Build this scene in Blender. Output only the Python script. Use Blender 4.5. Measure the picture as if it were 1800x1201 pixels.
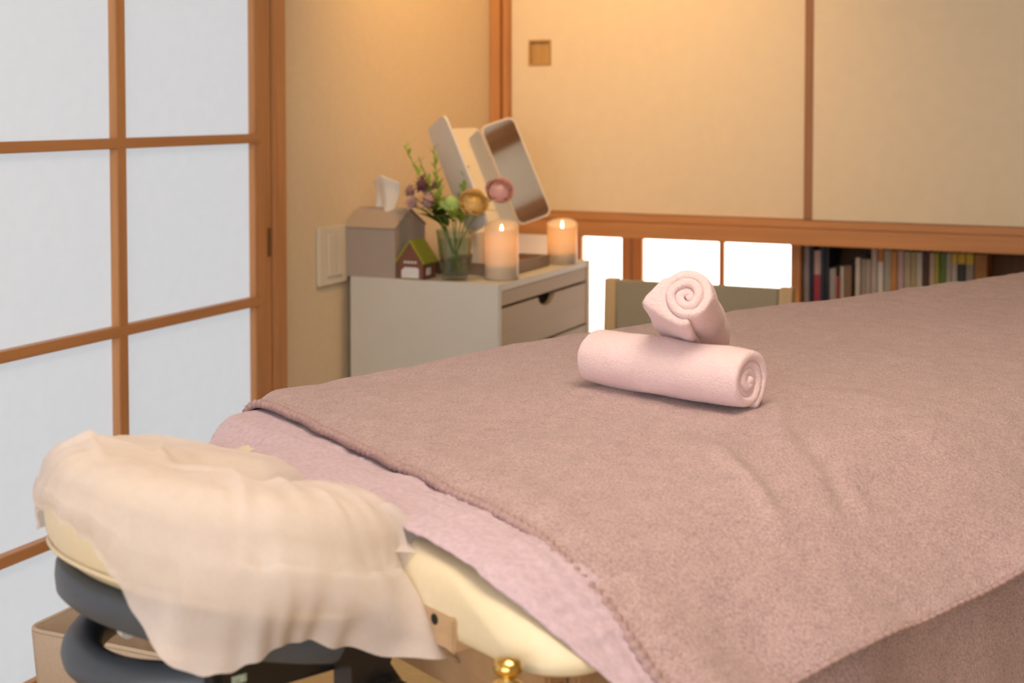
import bpy, bmesh, math, random
import numpy as np
from mathutils import Vector, Matrix

random.seed(7)
for o in list(bpy.data.objects):
    bpy.data.objects.remove(o)
SC = bpy.context.scene
C = SC.collection

# ------------------------------------------------------------------ camera
cam = bpy.data.cameras.new('camera')
cam.sensor_width = 36.0
cam.lens = 36.0 * 2460.0 / 1800.0
cam.shift_y = -(600.5 - 284.0) / 1800.0
cam.clip_start = 0.02
cam.dof.use_dof = True
cam.dof.focus_distance = 1.85
cam.dof.aperture_fstop = 5.6
camo = bpy.data.objects.new('camera', cam)
C.objects.link(camo)
camo.location = (0, 0, 1.15)
camo.rotation_euler = (math.radians(90 - 2.3), 0, math.radians(24.5))
SC.camera = camo

# ------------------------------------------------------------------ world, exposure
w = bpy.data.worlds.new('sky')
SC.world = w
w.use_nodes = True
w.node_tree.nodes['Background'].inputs[0].default_value = (0.75, 0.85, 1.0, 1)
w.node_tree.nodes['Background'].inputs[1].default_value = 1.0
SC.view_settings.view_transform = 'Standard'
SC.view_settings.look = 'None'
SC.view_settings.exposure = 0.2
SC.view_settings.gamma = 1.0
SC.view_settings.use_curve_mapping = False
SC.cycles.adaptive_threshold = 0.03
SC.cycles.max_bounces = 6
SC.cycles.diffuse_bounces = 3
SC.cycles.glossy_bounces = 3
SC.cycles.transmission_bounces = 3
SC.cycles.transparent_max_bounces = 8
SC.cycles.caustics_reflective = False
SC.cycles.caustics_refractive = False

# brightness of the light sources of the room
SHOJI_EMIT = 0.46      # daylight on the paper of the sliding screens
LOW_WINDOW_EMIT = 3.2  # sunlit paper of the low window
CEILING_EMIT = 8.0
FRONT_FILL_EMIT = 3.4  # fill light from the added window behind the camera
CORNER_W = 40.0


# ------------------------------------------------------------------ helpers: materials
def new_mat(name):
    m = bpy.data.materials.new(name)
    m.use_nodes = True
    nt = m.node_tree
    b = nt.nodes['Principled BSDF']
    return m, nt, b


def noise_node(nt, scale, detail=3, stretch=(1, 1, 1), rough=0.5):
    tc = nt.nodes.new('ShaderNodeTexCoord')
    mp = nt.nodes.new('ShaderNodeMapping')
    mp.inputs['Scale'].default_value = stretch
    nz = nt.nodes.new('ShaderNodeTexNoise')
    nz.inputs['Scale'].default_value = scale
    nz.inputs['Detail'].default_value = detail
    nz.inputs['Roughness'].default_value = rough
    nt.links.new(tc.outputs['Object'], mp.inputs['Vector'])
    nt.links.new(mp.outputs['Vector'], nz.inputs['Vector'])
    return nz


def ramp(nt, src, stops):
    r = nt.nodes.new('ShaderNodeValToRGB')
    el = r.color_ramp.elements
    while len(el) < len(stops):
        el.new(0.5)
    for e, (p, c) in zip(el, stops):
        e.position = p
        e.color = (*c, 1)
    nt.links.new(src, r.inputs['Fac'])
    return r


def mul(c, k):
    return tuple(max(0, min(1, x * k)) for x in c)


def bump(nt, b, src, strength, dist):
    bp = nt.nodes.new('ShaderNodeBump')
    bp.inputs['Strength'].default_value = strength
    bp.inputs['Distance'].default_value = dist
    nt.links.new(src, bp.inputs['Height'])
    nt.links.new(bp.outputs['Normal'], b.inputs['Normal'])
    return bp


def simple(name, col, rough=0.5, var=0.08, scale=40, bmp=0.0, bdist=0.001, stretch=(1, 1, 1),
           metallic=0.0, spec=0.5, sheen=0.0, detail=3, sss=0.0):
    m, nt, b = new_mat(name)
    nz = noise_node(nt, scale, detail, stretch)
    r = ramp(nt, nz.outputs['Fac'], [(0.3, mul(col, 1 - var)), (0.7, mul(col, 1 + var))])
    nt.links.new(r.outputs['Color'], b.inputs['Base Color'])
    b.inputs['Roughness'].default_value = rough
    b.inputs['Metallic'].default_value = metallic
    b.inputs['Specular IOR Level'].default_value = spec
    if sheen:
        b.inputs['Sheen Weight'].default_value = sheen
        b.inputs['Sheen Roughness'].default_value = 0.6
    if bmp:
        bump(nt, b, nz.outputs['Fac'], bmp, bdist)
    return m


def wood(name, col, axis='z', scale=14, rough=0.45, var=0.16):
    st = {'x': (0.06, 1, 1), 'y': (1, 0.06, 1), 'z': (1, 1, 0.06)}[axis]
    m, nt, b = new_mat(name)
    nz = noise_node(nt, scale, 5, tuple(s * 3 for s in st), 0.6)
    r = ramp(nt, nz.outputs['Fac'], [(0.25, mul(col, 1 - var)), (0.5, col), (0.75, mul(col, 1 + var))])
    nt.links.new(r.outputs['Color'], b.inputs['Base Color'])
    b.inputs['Roughness'].default_value = rough
    b.inputs['Specular IOR Level'].default_value = 0.35
    bump(nt, b, nz.outputs['Fac'], 0.15, 0.001)
    return m


def paper_lit(name, col, emit, ecol):
    m, nt, b = new_mat(name)
    nz = noise_node(nt, 30, 5, (1, 1, 1), 0.65)
    r = ramp(nt, nz.outputs['Fac'], [(0.3, mul(col, 0.97)), (0.7, col)])
    nt.links.new(r.outputs['Color'], b.inputs['Base Color'])
    b.inputs['Roughness'].default_value = 0.8
    b.inputs['Specular IOR Level'].default_value = 0.1
    r2 = ramp(nt, nz.outputs['Fac'], [(0.3, mul(ecol, 0.97)), (0.7, ecol)])
    nt.links.new(r2.outputs['Color'], b.inputs['Emission Color'])
    b.inputs['Emission Strength'].default_value = emit
    return m


def emitter(name, col, s):
    m, nt, b = new_mat(name)
    b.inputs['Base Color'].default_value = (*col, 1)
    b.inputs['Emission Color'].default_value = (*col, 1)
    b.inputs['Emission Strength'].default_value = s
    return m


def terry(name, col, var=0.16, scale=420, bdist=0.004):
    """looped pile: two noises for the loops, one for slow colour drift"""
    m, nt, b = new_mat(name)
    n1 = noise_node(nt, scale, 2, (1, 1, 1), 0.6)
    n2 = noise_node(nt, scale * 0.16, 3, (1, 1, 1), 0.6)
    mx = nt.nodes.new('ShaderNodeMath')
    mx.operation = 'MULTIPLY_ADD'
    mx.inputs[1].default_value = 0.75
    nt.links.new(n1.outputs['Fac'], mx.inputs[0])
    m2 = nt.nodes.new('ShaderNodeMath')
    m2.operation = 'MULTIPLY'
    m2.inputs[1].default_value = 0.25
    nt.links.new(n2.outputs['Fac'], m2.inputs[0])
    nt.links.new(m2.outputs[0], mx.inputs[2])
    r = ramp(nt, mx.outputs[0], [(0.32, mul(col, 1 - var)), (0.5, col), (0.68, mul(col, 1 + var))])
    nt.links.new(r.outputs['Color'], b.inputs['Base Color'])
    b.inputs['Roughness'].default_value = 0.95
    b.inputs['Specular IOR Level'].default_value = 0.1
    b.inputs['Sheen Weight'].default_value = 0.25
    b.inputs['Sheen Roughness'].default_value = 0.5
    bump(nt, b, mx.outputs[0], 0.55, bdist)
    return m


M = {}
HINOKI = (0.56, 0.265, 0.105)
M['plaster'] = simple('plaster', (0.74, 0.61, 0.44), 0.9, 0.02, 60, 0.04, 0.001, spec=0.15)
M['ceiling'] = simple('ceiling_board', (0.88, 0.86, 0.80), 0.9, 0.03, 20, spec=0.1)
M['fusuma'] = simple('fusuma_paper', (0.82, 0.71, 0.53), 0.85, 0.02, 25, 0.03, 0.001, spec=0.15)
M['wood_z'] = wood('cypress_upright', HINOKI, 'z')
M['wood_x'] = wood('cypress_beam', HINOKI, 'x')
M['wood_y'] = wood('cypress_bar', HINOKI, 'y')
M['wood_dark'] = wood('stained_wood', (0.20, 0.09, 0.035), 'z')
M['wood_mid'] = wood('reddish_edge', (0.36, 0.175, 0.085), 'z')
M['beam_y'] = wood('ceiling_beam', (0.30, 0.14, 0.06), 'y')
M['wood_pull'] = wood('pull_wood', (0.50, 0.31, 0.12), 'z')
M['paper'] = paper_lit('screen_paper', (0.40, 0.41, 0.43), SHOJI_EMIT, (0.86, 0.93, 1.0))
M['fill_front'] = paper_lit('front_fill_panel', (0.8, 0.82, 0.85), FRONT_FILL_EMIT, (0.95, 0.97, 1.0))
M['paper_low'] = paper_lit('low_window_paper', (0.85, 0.84, 0.80), LOW_WINDOW_EMIT, (1.0, 0.96, 0.9))
M['floor'] = simple('straw_floor', (0.62, 0.42, 0.18), 0.6, 0.12, 30, 0.2, 0.002, (1, 12, 1))
M['white_lac'] = simple('white_lacquer', (0.66, 0.64, 0.58), 0.45, 0.02, 10)
M['front'] = wood('pale_wood_front', (0.46, 0.345, 0.215), 'y', 10, 0.5, 0.06)
M['black'] = simple('dark_gap', (0.01, 0.01, 0.01), 0.8)
M['plastic_w'] = simple('cream_plastic', (0.74, 0.68, 0.57), 0.4, 0.02, 20)
M['mauve'] = terry('mauve_terry', (0.53, 0.372, 0.362), 0.30, 330, 0.006)
M['mauve_hem'] = simple('mauve_hem', (0.48, 0.33, 0.32), 0.9, 0.15, 300, 0.4, 0.002, spec=0.1)
M['lilac'] = simple('lilac_muslin', (0.65, 0.49, 0.555), 0.9, 0.10, 160, 0.5, 0.002, (1, 1, 1), spec=0.1, sheen=0.2)
M['pink'] = terry('pink_terry', (0.93, 0.70, 0.70), 0.07, 420, 0.004)
M['vinyl'] = simple('cream_vinyl', (0.86, 0.74, 0.52), 0.42, 0.02, 120, 0.06, 0.0006)
M['beech'] = wood('beech', (0.62, 0.42, 0.25), 'x')
M['beech_d'] = wood('beech_apron', (0.48, 0.30, 0.16), 'x')
M['brass'] = simple('brass', (0.80, 0.55, 0.18), 0.18, 0.05, 30, metallic=1.0)
M['slate'] = simple('slate_plastic', (0.075, 0.09, 0.115), 0.42, 0.05, 60)
M['blackpl'] = simple('black_plastic', (0.014, 0.013, 0.013), 0.35, 0.1, 60)
M['cable'] = simple('steel_cable', (0.55, 0.52, 0.48), 0.3, 0.2, 300, metallic=1.0)
M['bin'] = simple('bin_fabric', (0.62, 0.50, 0.38), 0.85, 0.05, 250, 0.3, 0.001)
M['grey_box'] = simple('grey_tissue_box', (0.40, 0.335, 0.29), 0.6, 0.02, 30)
M['tissue'] = simple('tissue', (0.80, 0.76, 0.70), 0.9, 0.03, 40)
M['brick'] = simple('brick_paint', (0.20, 0.075, 0.045), 0.6, 0.12, 200)
M['roof'] = simple('green_roof', (0.32, 0.34, 0.03), 0.6, 0.12, 150)
M['trayw'] = wood('grey_wood', (0.26, 0.20, 0.155), 'y')
M['tray_in'] = wood('brown_lining', (0.30, 0.12, 0.05), 'y')
M['chairfab'] = simple('chair_fabric', (0.36, 0.33, 0.25), 0.9, 0.06, 300, 0.2, 0.001)
M['chairwood'] = wood('pale_wood', (0.60, 0.45, 0.26), 'z')
M['mirror'] = simple('mirror_glass', (0.95, 0.95, 0.95), 0.04, 0.005, 5, metallic=1.0)
M['mirback'] = simple('mirror_back', (0.80, 0.75, 0.70), 0.5, 0.02, 20)
M['stem'] = simple('stem_green', (0.22, 0.32, 0.05), 0.6, 0.2, 120)
M['leafd'] = simple('leaf_dark', (0.10, 0.15, 0.02), 0.6, 0.2, 90)
M['yellowc'] = simple('yellow_heart', (0.95, 0.52, 0.10), 0.7, 0.1, 200)
M['mauvep'] = simple('mauve_petal', (0.40, 0.23, 0.22), 0.7, 0.2, 200)
M['mauved'] = simple('plum_petal', (0.17, 0.07, 0.09), 0.7, 0.2, 200)
M['flame'] = emitter('flame', (1.0, 0.80, 0.45), 9.0)
M['label'] = simple('sticker', (0.45, 0.55, 0.45), 0.5, 0.3, 300)
M['white'] = simple('white_print', (0.75, 0.75, 0.76), 0.6, 0.03, 50)


def glass_mat(name, tint, alpha):
    m = bpy.data.materials.new(name)
    m.use_nodes = True
    nt = m.node_tree
    nt.nodes.clear()
    out = nt.nodes.new('ShaderNodeOutputMaterial')
    tr = nt.nodes.new('ShaderNodeBsdfTransparent')
    tr.inputs[0].default_value = (*tint, 1)
    gl = nt.nodes.new('ShaderNodeBsdfGlossy')
    gl.inputs['Roughness'].default_value = 0.05
    fr = nt.nodes.new('ShaderNodeLayerWeight')
    fr.inputs['Blend'].default_value = 0.25
    ad = nt.nodes.new('ShaderNodeMath')
    ad.operation = 'MULTIPLY_ADD'
    ad.inputs[1].default_value = 0.5
    ad.inputs[2].default_value = alpha
    ad.use_clamp = True
    mx = nt.nodes.new('ShaderNodeMixShader')
    nt.links.new(fr.outputs['Facing'], ad.inputs[0])
    nt.links.new(ad.outputs[0], mx.inputs[0])
    nt.links.new(tr.outputs[0], mx.inputs[1])
    nt.links.new(gl.outputs[0], mx.inputs[2])
    nt.links.new(mx.outputs[0], out.inputs[0])
    return m


def sheer_mat(name, col, opacity):
    """thin non-woven fabric: diffuse + translucent, partly see-through"""
    m = bpy.data.materials.new(name)
    m.use_nodes = True
    nt = m.node_tree
    nt.nodes.clear()
    out = nt.nodes.new('ShaderNodeOutputMaterial')
    nz = noise_node(nt, 260, 4, (1, 1, 1), 0.7)
    n2 = noise_node(nt, 16, 3, (1, 1, 1), 0.6)
    r = ramp(nt, nz.outputs['Fac'], [(0.3, mul(col, 0.95)), (0.7, col)])
    df = nt.nodes.new('ShaderNodeBsdfDiffuse')
    tl = nt.nodes.new('ShaderNodeBsdfTranslucent')
    nt.links.new(r.outputs[0], df.inputs[0])
    nt.links.new(r.outputs[0], tl.inputs[0])
    bp = nt.nodes.new('ShaderNodeBump')
    bp.inputs['Strength'].default_value = 0.25
    bp.inputs['Distance'].default_value = 0.001
    nt.links.new(nz.outputs['Fac'], bp.inputs['Height'])
    nt.links.new(bp.outputs[0], df.inputs['Normal'])
    a = nt.nodes.new('ShaderNodeMixShader')
    a.inputs[0].default_value = 0.22
    nt.links.new(df.outputs[0], a.inputs[1])
    nt.links.new(tl.outputs[0], a.inputs[2])
    tr = nt.nodes.new('ShaderNodeBsdfTransparent')
    op = nt.nodes.new('ShaderNodeMapRange')
    op.inputs['From Min'].default_value = 0.3
    op.inputs['From Max'].default_value = 0.7
    op.inputs['To Min'].default_value = opacity - 0.06
    op.inputs['To Max'].default_value = opacity + 0.06
    nt.links.new(n2.outputs['Fac'], op.inputs['Value'])
    mx = nt.nodes.new('ShaderNodeMixShader')
    nt.links.new(op.outputs[0], mx.inputs[0])
    nt.links.new(tr.outputs[0], mx.inputs[1])
    nt.links.new(a.outputs[0], mx.inputs[2])
    nt.links.new(mx.outputs[0], out.inputs[0])
    return m


def wax_mat(name, col):
    m = bpy.data.materials.new(name)
    m.use_nodes = True
    nt = m.node_tree
    nt.nodes.clear()
    out = nt.nodes.new('ShaderNodeOutputMaterial')
    nz = noise_node(nt, 40, 3)
    r = ramp(nt, nz.outputs['Fac'], [(0.3, mul(col, 0.96)), (0.7, col)])
    pb = nt.nodes.new('ShaderNodeBsdfPrincipled')
    pb.inputs['Roughness'].default_value = 0.35
    tl = nt.nodes.new('ShaderNodeBsdfTranslucent')
    nt.links.new(r.outputs[0], pb.inputs['Base Color'])
    r2 = ramp(nt, nz.outputs['Fac'], [(0.3, (0.9, 0.55, 0.25)), (0.7, (0.95, 0.6, 0.3))])
    nt.links.new(r2.outputs[0], tl.inputs[0])
    mx = nt.nodes.new('ShaderNodeMixShader')
    mx.inputs[0].default_value = 0.28
    nt.links.new(pb.outputs[0], mx.inputs[1])
    nt.links.new(tl.outputs[0], mx.inputs[2])
    nt.links.new(mx.outputs[0], out.inputs[0])
    return m


def petal_mat(name, col, var=0.1):
    m = bpy.data.materials.new(name)
    m.use_nodes = True
    nt = m.node_tree
    nt.nodes.clear()
    out = nt.nodes.new('ShaderNodeOutputMaterial')
    nz = noise_node(nt, 120, 3)
    r = ramp(nt, nz.outputs['Fac'], [(0.3, mul(col, 1 - var)), (0.7, mul(col, 1 + var))])
    df = nt.nodes.new('ShaderNodeBsdfDiffuse')
    tl = nt.nodes.new('ShaderNodeBsdfTranslucent')
    mx = nt.nodes.new('ShaderNodeMixShader')
    mx.inputs[0].default_value = 0.25
    for n_ in (df, tl):
        nt.links.new(r.outputs[0], n_.inputs[0])
    nt.links.new(df.outputs[0], mx.inputs[1])
    nt.links.new(tl.outputs[0], mx.inputs[2])
    nt.links.new(mx.outputs[0], out.inputs[0])
    return m


M['yellow'] = petal_mat('yellow_petal', (1.0, 0.74, 0.32), 0.05)
M['pinkp'] = petal_mat('pink_petal', (1.0, 0.66, 0.64), 0.08)
M['bud'] = petal_mat('bud_green', (0.55, 0.74, 0.28))
M['leaf'] = petal_mat('leaf_green', (0.40, 0.56, 0.10), 0.2)
M['mauvel'] = petal_mat('pale_mauve_petal', (0.78, 0.52, 0.50), 0.15)
M['glass'] = glass_mat('vase_glass', (0.90, 0.95, 0.93), 0.05)
M['water'] = glass_mat('vase_water', (0.80, 0.88, 0.80), 0.02)
M['cover'] = sheer_mat('sheer_cover', (0.98, 0.88, 0.85), 0.74)
M['wax'] = wax_mat('ivory_wax', (0.80, 0.73, 0.60))
M['lampwhite'] = emitter('lamp_diffuser', (1.0, 0.86, 0.70), CEILING_EMIT)


# ------------------------------------------------------------------ helpers: geometry
def fbm2(x, y, seed=0, octaves=3, lac=2.0, gain=0.5):
    """value noise, about -1..1, on numpy arrays"""
    x = np.asarray(x, float)
    y = np.asarray(y, float)

    def vn(x, y, s):
        xi = np.floor(x).astype(np.int64)
        yi = np.floor(y).astype(np.int64)
        fx = x - xi
        fy = y - yi
        fx = fx * fx * (3 - 2 * fx)
        fy = fy * fy * (3 - 2 * fy)

        def h(a, b):
            n = (a * 374761393 + b * 668265263 + s * 974634777) & 0xFFFFFFFF
            n = ((n ^ (n >> 13)) * 1274126177) & 0xFFFFFFFF
            return ((n ^ (n >> 16)) & 0xFFFF) / 32767.5 - 1
        return (h(xi, yi) * (1 - fx) + h(xi + 1, yi) * fx) * (1 - fy) + (h(xi, yi + 1) * (1 - fx) + h(xi + 1, yi + 1) * fx) * fy
    t = 0
    amp = 1.0
    for k in range(octaves):
        t = t + amp * vn(x, y, seed + k * 17)
        x = x * lac
        y = y * lac
        amp *= gain
    return t


class MB:
    def __init__(self):
        self.v = []
        self.f = []

    def add(self, vs, fs):
        n = len(self.v)
        self.v += [tuple(p) for p in vs]
        self.f += [tuple(i + n for i in f) for f in fs]
        return self

    def box(self, x0, x1, y0, y1, z0, z1, bevel=0.0):
        bm = bmesh.new()
        bmesh.ops.create_cube(bm, size=1)
        for q in bm.verts:
            q.co = ((x0 + x1) / 2 + q.co.x * (x1 - x0), (y0 + y1) / 2 + q.co.y * (y1 - y0), (z0 + z1) / 2 + q.co.z * (z1 - z0))
        if bevel:
            bmesh.ops.bevel(bm, geom=list(bm.edges), offset=bevel, segments=2, affect='EDGES')
        return self.bm(bm)

    def bm(self, bm):
        bm.verts.ensure_lookup_table()
        bm.verts.index_update()
        self.add([tuple(q.co) for q in bm.verts], [[q.index for q in f.verts] for f in bm.faces])
        bm.free()
        return self

    def grid(self, P, closed_u=False, closed_v=False):
        P = np.asarray(P, float)
        nu, nv = P.shape[:2]
        fs = []
        for i in range(nu if closed_u else nu - 1):
            for j in range(nv if closed_v else nv - 1):
                i2 = (i + 1) % nu
                j2 = (j + 1) % nv
                fs.append((i * nv + j, i2 * nv + j, i2 * nv + j2, i * nv + j2))
        return self.add(P.reshape(-1, 3).tolist(), fs)

    def tube(self, pts, r, n=10, caps=True, flat=1.0, up=(0, 0, 1)):
        pts = [Vector(p) for p in pts]
        k = len(pts)
        rs = r if isinstance(r, (list, tuple)) else [r] * k
        rows = []
        for i, p in enumerate(pts):
            d = (pts[min(i + 1, k - 1)] - pts[max(i - 1, 0)]).normalized()
            u = Vector(up)
            if abs(d.dot(u)) > 0.95:
                u = Vector((1, 0, 0))
            s = d.cross(u).normalized()
            t = s.cross(d)
            rows.append([tuple(p + (s * math.cos(a) + t * math.sin(a) * flat) * rs[i]) for a in [2 * math.pi * j / n for j in range(n)]])
        b0 = len(self.v)
        self.grid(rows, closed_v=True)
        if caps:
            self.f.append(tuple(b0 + j for j in range(n))[::-1])
            self.f.append(tuple(b0 + (k - 1) * n + j for j in range(n)))
        return self

    def lathe(self, prof, cx, cy, n=32, z0=0.0):
        rows = [[(cx + r * math.cos(2 * math.pi * j / n), cy + r * math.sin(2 * math.pi * j / n), z0 + z) for j in range(n)] for r, z in prof]
        return self.grid(rows, closed_v=True)

    def prism(self, poly, fn0, fn1):
        """poly of 2D points, fn0/fn1 map a 2D point to 3D for the two ends"""
        n = len(poly)
        vs = [fn0(p) for p in poly] + [fn1(p) for p in poly]
        fs = [tuple(range(n))[::-1], tuple(range(n, 2 * n))] + [(i, (i + 1) % n, n + (i + 1) % n, n + i) for i in range(n)]
        return self.add(vs, fs)

    def build(self, name, mat, parent=None, smooth=False, sub=0, solid=0.0, autos=None):
        me = bpy.data.meshes.new(name)
        if parent is not None:
            ox = WORLD[parent.name]
        else:
            A = np.array(self.v)
            ox = Vector(((A[:, 0].min() + A[:, 0].max()) / 2, (A[:, 1].min() + A[:, 1].max()) / 2, A[:, 2].min()))
        me.from_pydata([(p[0] - ox[0], p[1] - ox[1], p[2] - ox[2]) for p in self.v], [], self.f)
        bm = bmesh.new()
        bm.from_mesh(me)
        bmesh.ops.recalc_face_normals(bm, faces=bm.faces)
        bm.to_mesh(me)
        bm.free()
        me.update()
        if smooth:
            me.polygons.foreach_set('use_smooth', [True] * len(me.polygons))
        if autos:
            me.polygons.foreach_set('use_smooth', [True] * len(me.polygons))
            me.set_sharp_from_angle(angle=math.radians(autos))
        me.materials.append(mat)
        o = bpy.data.objects.new(name, me)
        C.objects.link(o)
        if parent is not None:
            o.parent = parent
            WORLD[o.name] = ox
        else:
            o.location = ox
            WORLD[o.name] = ox
        if solid:
            s = o.modifiers.new('thickness', 'SOLIDIFY')
            s.thickness = solid
            s.offset = -1
        if sub:
            s = o.modifiers.new('smooth', 'SUBSURF')
            s.levels = sub
            s.render_levels = sub
        return o


WORLD = {}


def empty(name, loc):
    o = bpy.data.objects.new(name, None)
    o.empty_display_size = 0.1
    C.objects.link(o)
    o.location = loc
    WORLD[o.name] = Vector(loc)
    return o


def tag(o, label=None, cat=None, group=None, kind=None):
    if label:
        o['label'] = label
    if cat:
        o['category'] = cat
    if group:
        o['group'] = group
    if kind:
        o['kind'] = kind
    return o


def struct(o, label=None):
    o['kind'] = 'structure'
    if label:
        o['label'] = label
    return o


def B(name, mat, parent, x0, x1, y0, y1, z0, z1, bevel=0.0):
    return MB().box(x0, x1, y0, y1, z0, z1, bevel).build(name, mat, parent)


# ------------------------------------------------------------------ room shell
XL, XR, YB, YF, ZC = -1.87, 2.7, 4.75, -1.9, 2.45
struct(B('floor', M['floor'], None, XL - 0.1, XR + 0.1, YF - 0.1, YB + 0.1, -0.1, 0), 'straw coloured floor')
struct(B('ceiling', M['ceiling'], None, XL - 0.1, XR + 0.1, YF - 0.1, YB + 0.1, ZC, ZC + 0.1), 'pale board ceiling')
mb = MB()
mb.box(XL - 0.12, XL, 2.79, YB, 0, ZC)
mb.box(XL - 0.12, XL, -0.25, 2.79, 1.87, ZC)
mb.box(XL - 0.12, XL, YF, -0.25, 0, ZC)
struct(mb.build('wall_left', M['plaster']), 'beige plaster wall')
struct(B('wall_right', M['plaster'], None, XR, XR + 0.1, YF, YB, 0, ZC), 'beige plaster wall')
mb = MB()
WX0, WX1, WZ0, WZ1 = -1.5, 1.3, 0.45, 2.05
mb.box(XL, WX0, YF - 0.1, YF, 0, ZC)
mb.box(WX1, XR, YF - 0.1, YF, 0, ZC)
mb.box(WX0, WX1, YF - 0.1, YF, 0, WZ0)
mb.box(WX0, WX1, YF - 0.1, YF, WZ1, ZC)
struct(mb.build('wall_front', M['plaster']), 'beige plaster wall')
e = empty('fill_window', ((WX0 + WX1) / 2, YF - 0.05, WZ0))  # unseen window, added as soft frontal fill light
struct(e, 'added fill light window in the wall behind the viewer')
for k in range(5):
    x = WX0 + (WX1 - WX0) * k / 4
    B('muntin', M['wood_z'], e, max(WX0, x - 0.015), min(WX1, x + 0.015), YF - 0.06, YF - 0.03, WZ0, WZ1)
for k in range(4):
    x = WX0 + (WX1 - WX0) * k / 4
    B('paper_pane', M['fill_front'], e, x + 0.015, x + (WX1 - WX0) / 4 - 0.015, YF - 0.05, YF - 0.045, WZ0, WZ1)
mb = MB()
mb.box(XL, XR, YB - 0.1, YB, 0.80, ZC)
mb.box(-0.93, XR, YB - 0.1, YB, 0, 0.80)
struct(mb.build('wall_back', M['plaster']), 'plaster wall under and behind the closet')
# closet box hanging over the low window
struct(B('trim_4', M['wood_x'], None, XL + 0.002, XR - 0.002, 3.97, YB - 0.11, 0.765, 0.80), 'wooden underside of the hanging closet')
# dark wood bands on the wall across the room
t = struct(B('trim_6', M['wood_dark'], None, XR - 0.025, XR, YF, YB - 0.8, 1.80, 1.93, 0.003), 'brown wooden picture rail')
t = struct(B('trim_7', M['wood_dark'], None, XR - 0.025, XR, YF, YB - 0.8, 0.0, 0.09, 0.003), 'brown wooden skirting')

for k in range(1, 6):
    x = -1.95 + 0.76 * k
    struct(B('trim_%d' % (10 + k), M['beam_y'], None, x, x + 0.11, YF + 0.001, 3.94, ZC - 0.06, ZC - 0.0005, 0.003), 'brown ceiling beam')

# ---- paper sliding screens in the left wall
ROWS = [0.327, 0.698, 1.074, 1.449]


def shoji(name, y0, y1, x, ztop, zbot, rows, cols, label, pull=None):
    """x is the room side of the stiles; bars lie 4 mm in front of them"""
    e = empty(name, (x - 0.015, (y0 + y1) / 2, zbot))
    struct(e, label)
    sw = 0.062
    for ya, yb in ((y0, y0 + sw), (y1 - sw, y1)):
        o = B('stile', M['wood_z'], e, x - 0.03, x, ya, yb, zbot, ztop, 0.002)
    B('rail', M['wood_y'], e, x - 0.029, x - 0.001, y0 + sw, y1 - sw, zbot, zbot + 0.05, 0.002)
    B('rail', M['wood_y'], e, x - 0.029, x - 0.001, y0 + sw, y1 - sw, ztop - 0.05, ztop, 0.002)
    zs = [zbot + 0.05] + rows + [ztop - 0.05]
    ys = [y0 + sw] + cols + [y1 - sw]
    for z in rows:
        B('muntin', M['wood_y'], e, x - 0.018, x + 0.004, y0 + sw - 0.016, y1 - sw + 0.016, z - 0.0105, z + 0.0105, 0.0015)
    for yv in cols:
        B('muntin', M['wood_z'], e, x - 0.018, x + 0.0035, yv - 0.0135, yv + 0.0135, zbot + 0.05, ztop - 0.05, 0.0015)
    for i in range(len(zs) - 1):
        for j in range(len(ys) - 1):
            B('paper_pane', M['paper'], e, x - 0.0205, x - 0.0185, ys[j], ys[j + 1], zs[i], zs[i + 1])
    if pull:
        B('finger_pull', M['wood_dark'], e, x - 0.002, x + 0.0015, pull[0], pull[1], pull[2], pull[3], 0.0006)
    return e


shoji('window_1', 1.76, 2.737, XL + 0.004, 1.83, 0.03, ROWS, [2.214], 'paper sliding screen beside the plaster wall', (2.720, 2.734, 0.797, 0.864))
shoji('window_2', 0.79, 1.77, XL - 0.034, 1.83, 0.03, ROWS, [1.28], 'paper sliding screen out of view')
shoji('window_3', -0.20, 0.80, XL + 0.004, 1.83, 0.03, ROWS, [0.30], 'paper sliding screen out of view')
struct(B('trim_1', M['wood_z'], None, XL - 0.1, XL + 0.012, 2.745, 2.79, 0.0, 1.87, 0.002), 'wooden post between screen and plaster wall')
struct(B('trim_2', M['wood_y'], None, XL - 0.1, XL + 0.012, -0.25, 2.745, 0.0, 0.028, 0.002), 'wooden sill under the paper screens')
struct(B('trim_3', M['wood_y'], None, XL - 0.1, XL + 0.012, -0.25, 2.745, 1.832, 1.87, 0.002), 'wooden lintel over the paper screens')

# ---- hanging closet with two sliding panels
e = empty('trim_5', (XL + 0.03, 3.96, 0.83))
struct(e, 'wooden corner post of the closet')
B('post', M['wood_z'], e, XL + 0.001, XL + 0.034, 3.935, 4.0, 0.826, ZC, 0.002)
B('jamb', M['wood_z'], e, XL + 0.039, XL + 0.058, 3.945, 4.0, 0.826, ZC, 0.002)
e = empty('trim_8', (0.4, 3.95, 0.752))
struct(e, 'wooden beam under the sliding closet panels')
B('beam', M['wood_x'], e, XL + 0.001, XR - 0.001, 3.945, 4.03, 0.752, 0.800, 0.002)
B('track', M['wood_x'], e, XL + 0.001, XR - 0.001, 3.950, 4.03, 0.801, 0.824, 0.002)

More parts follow.
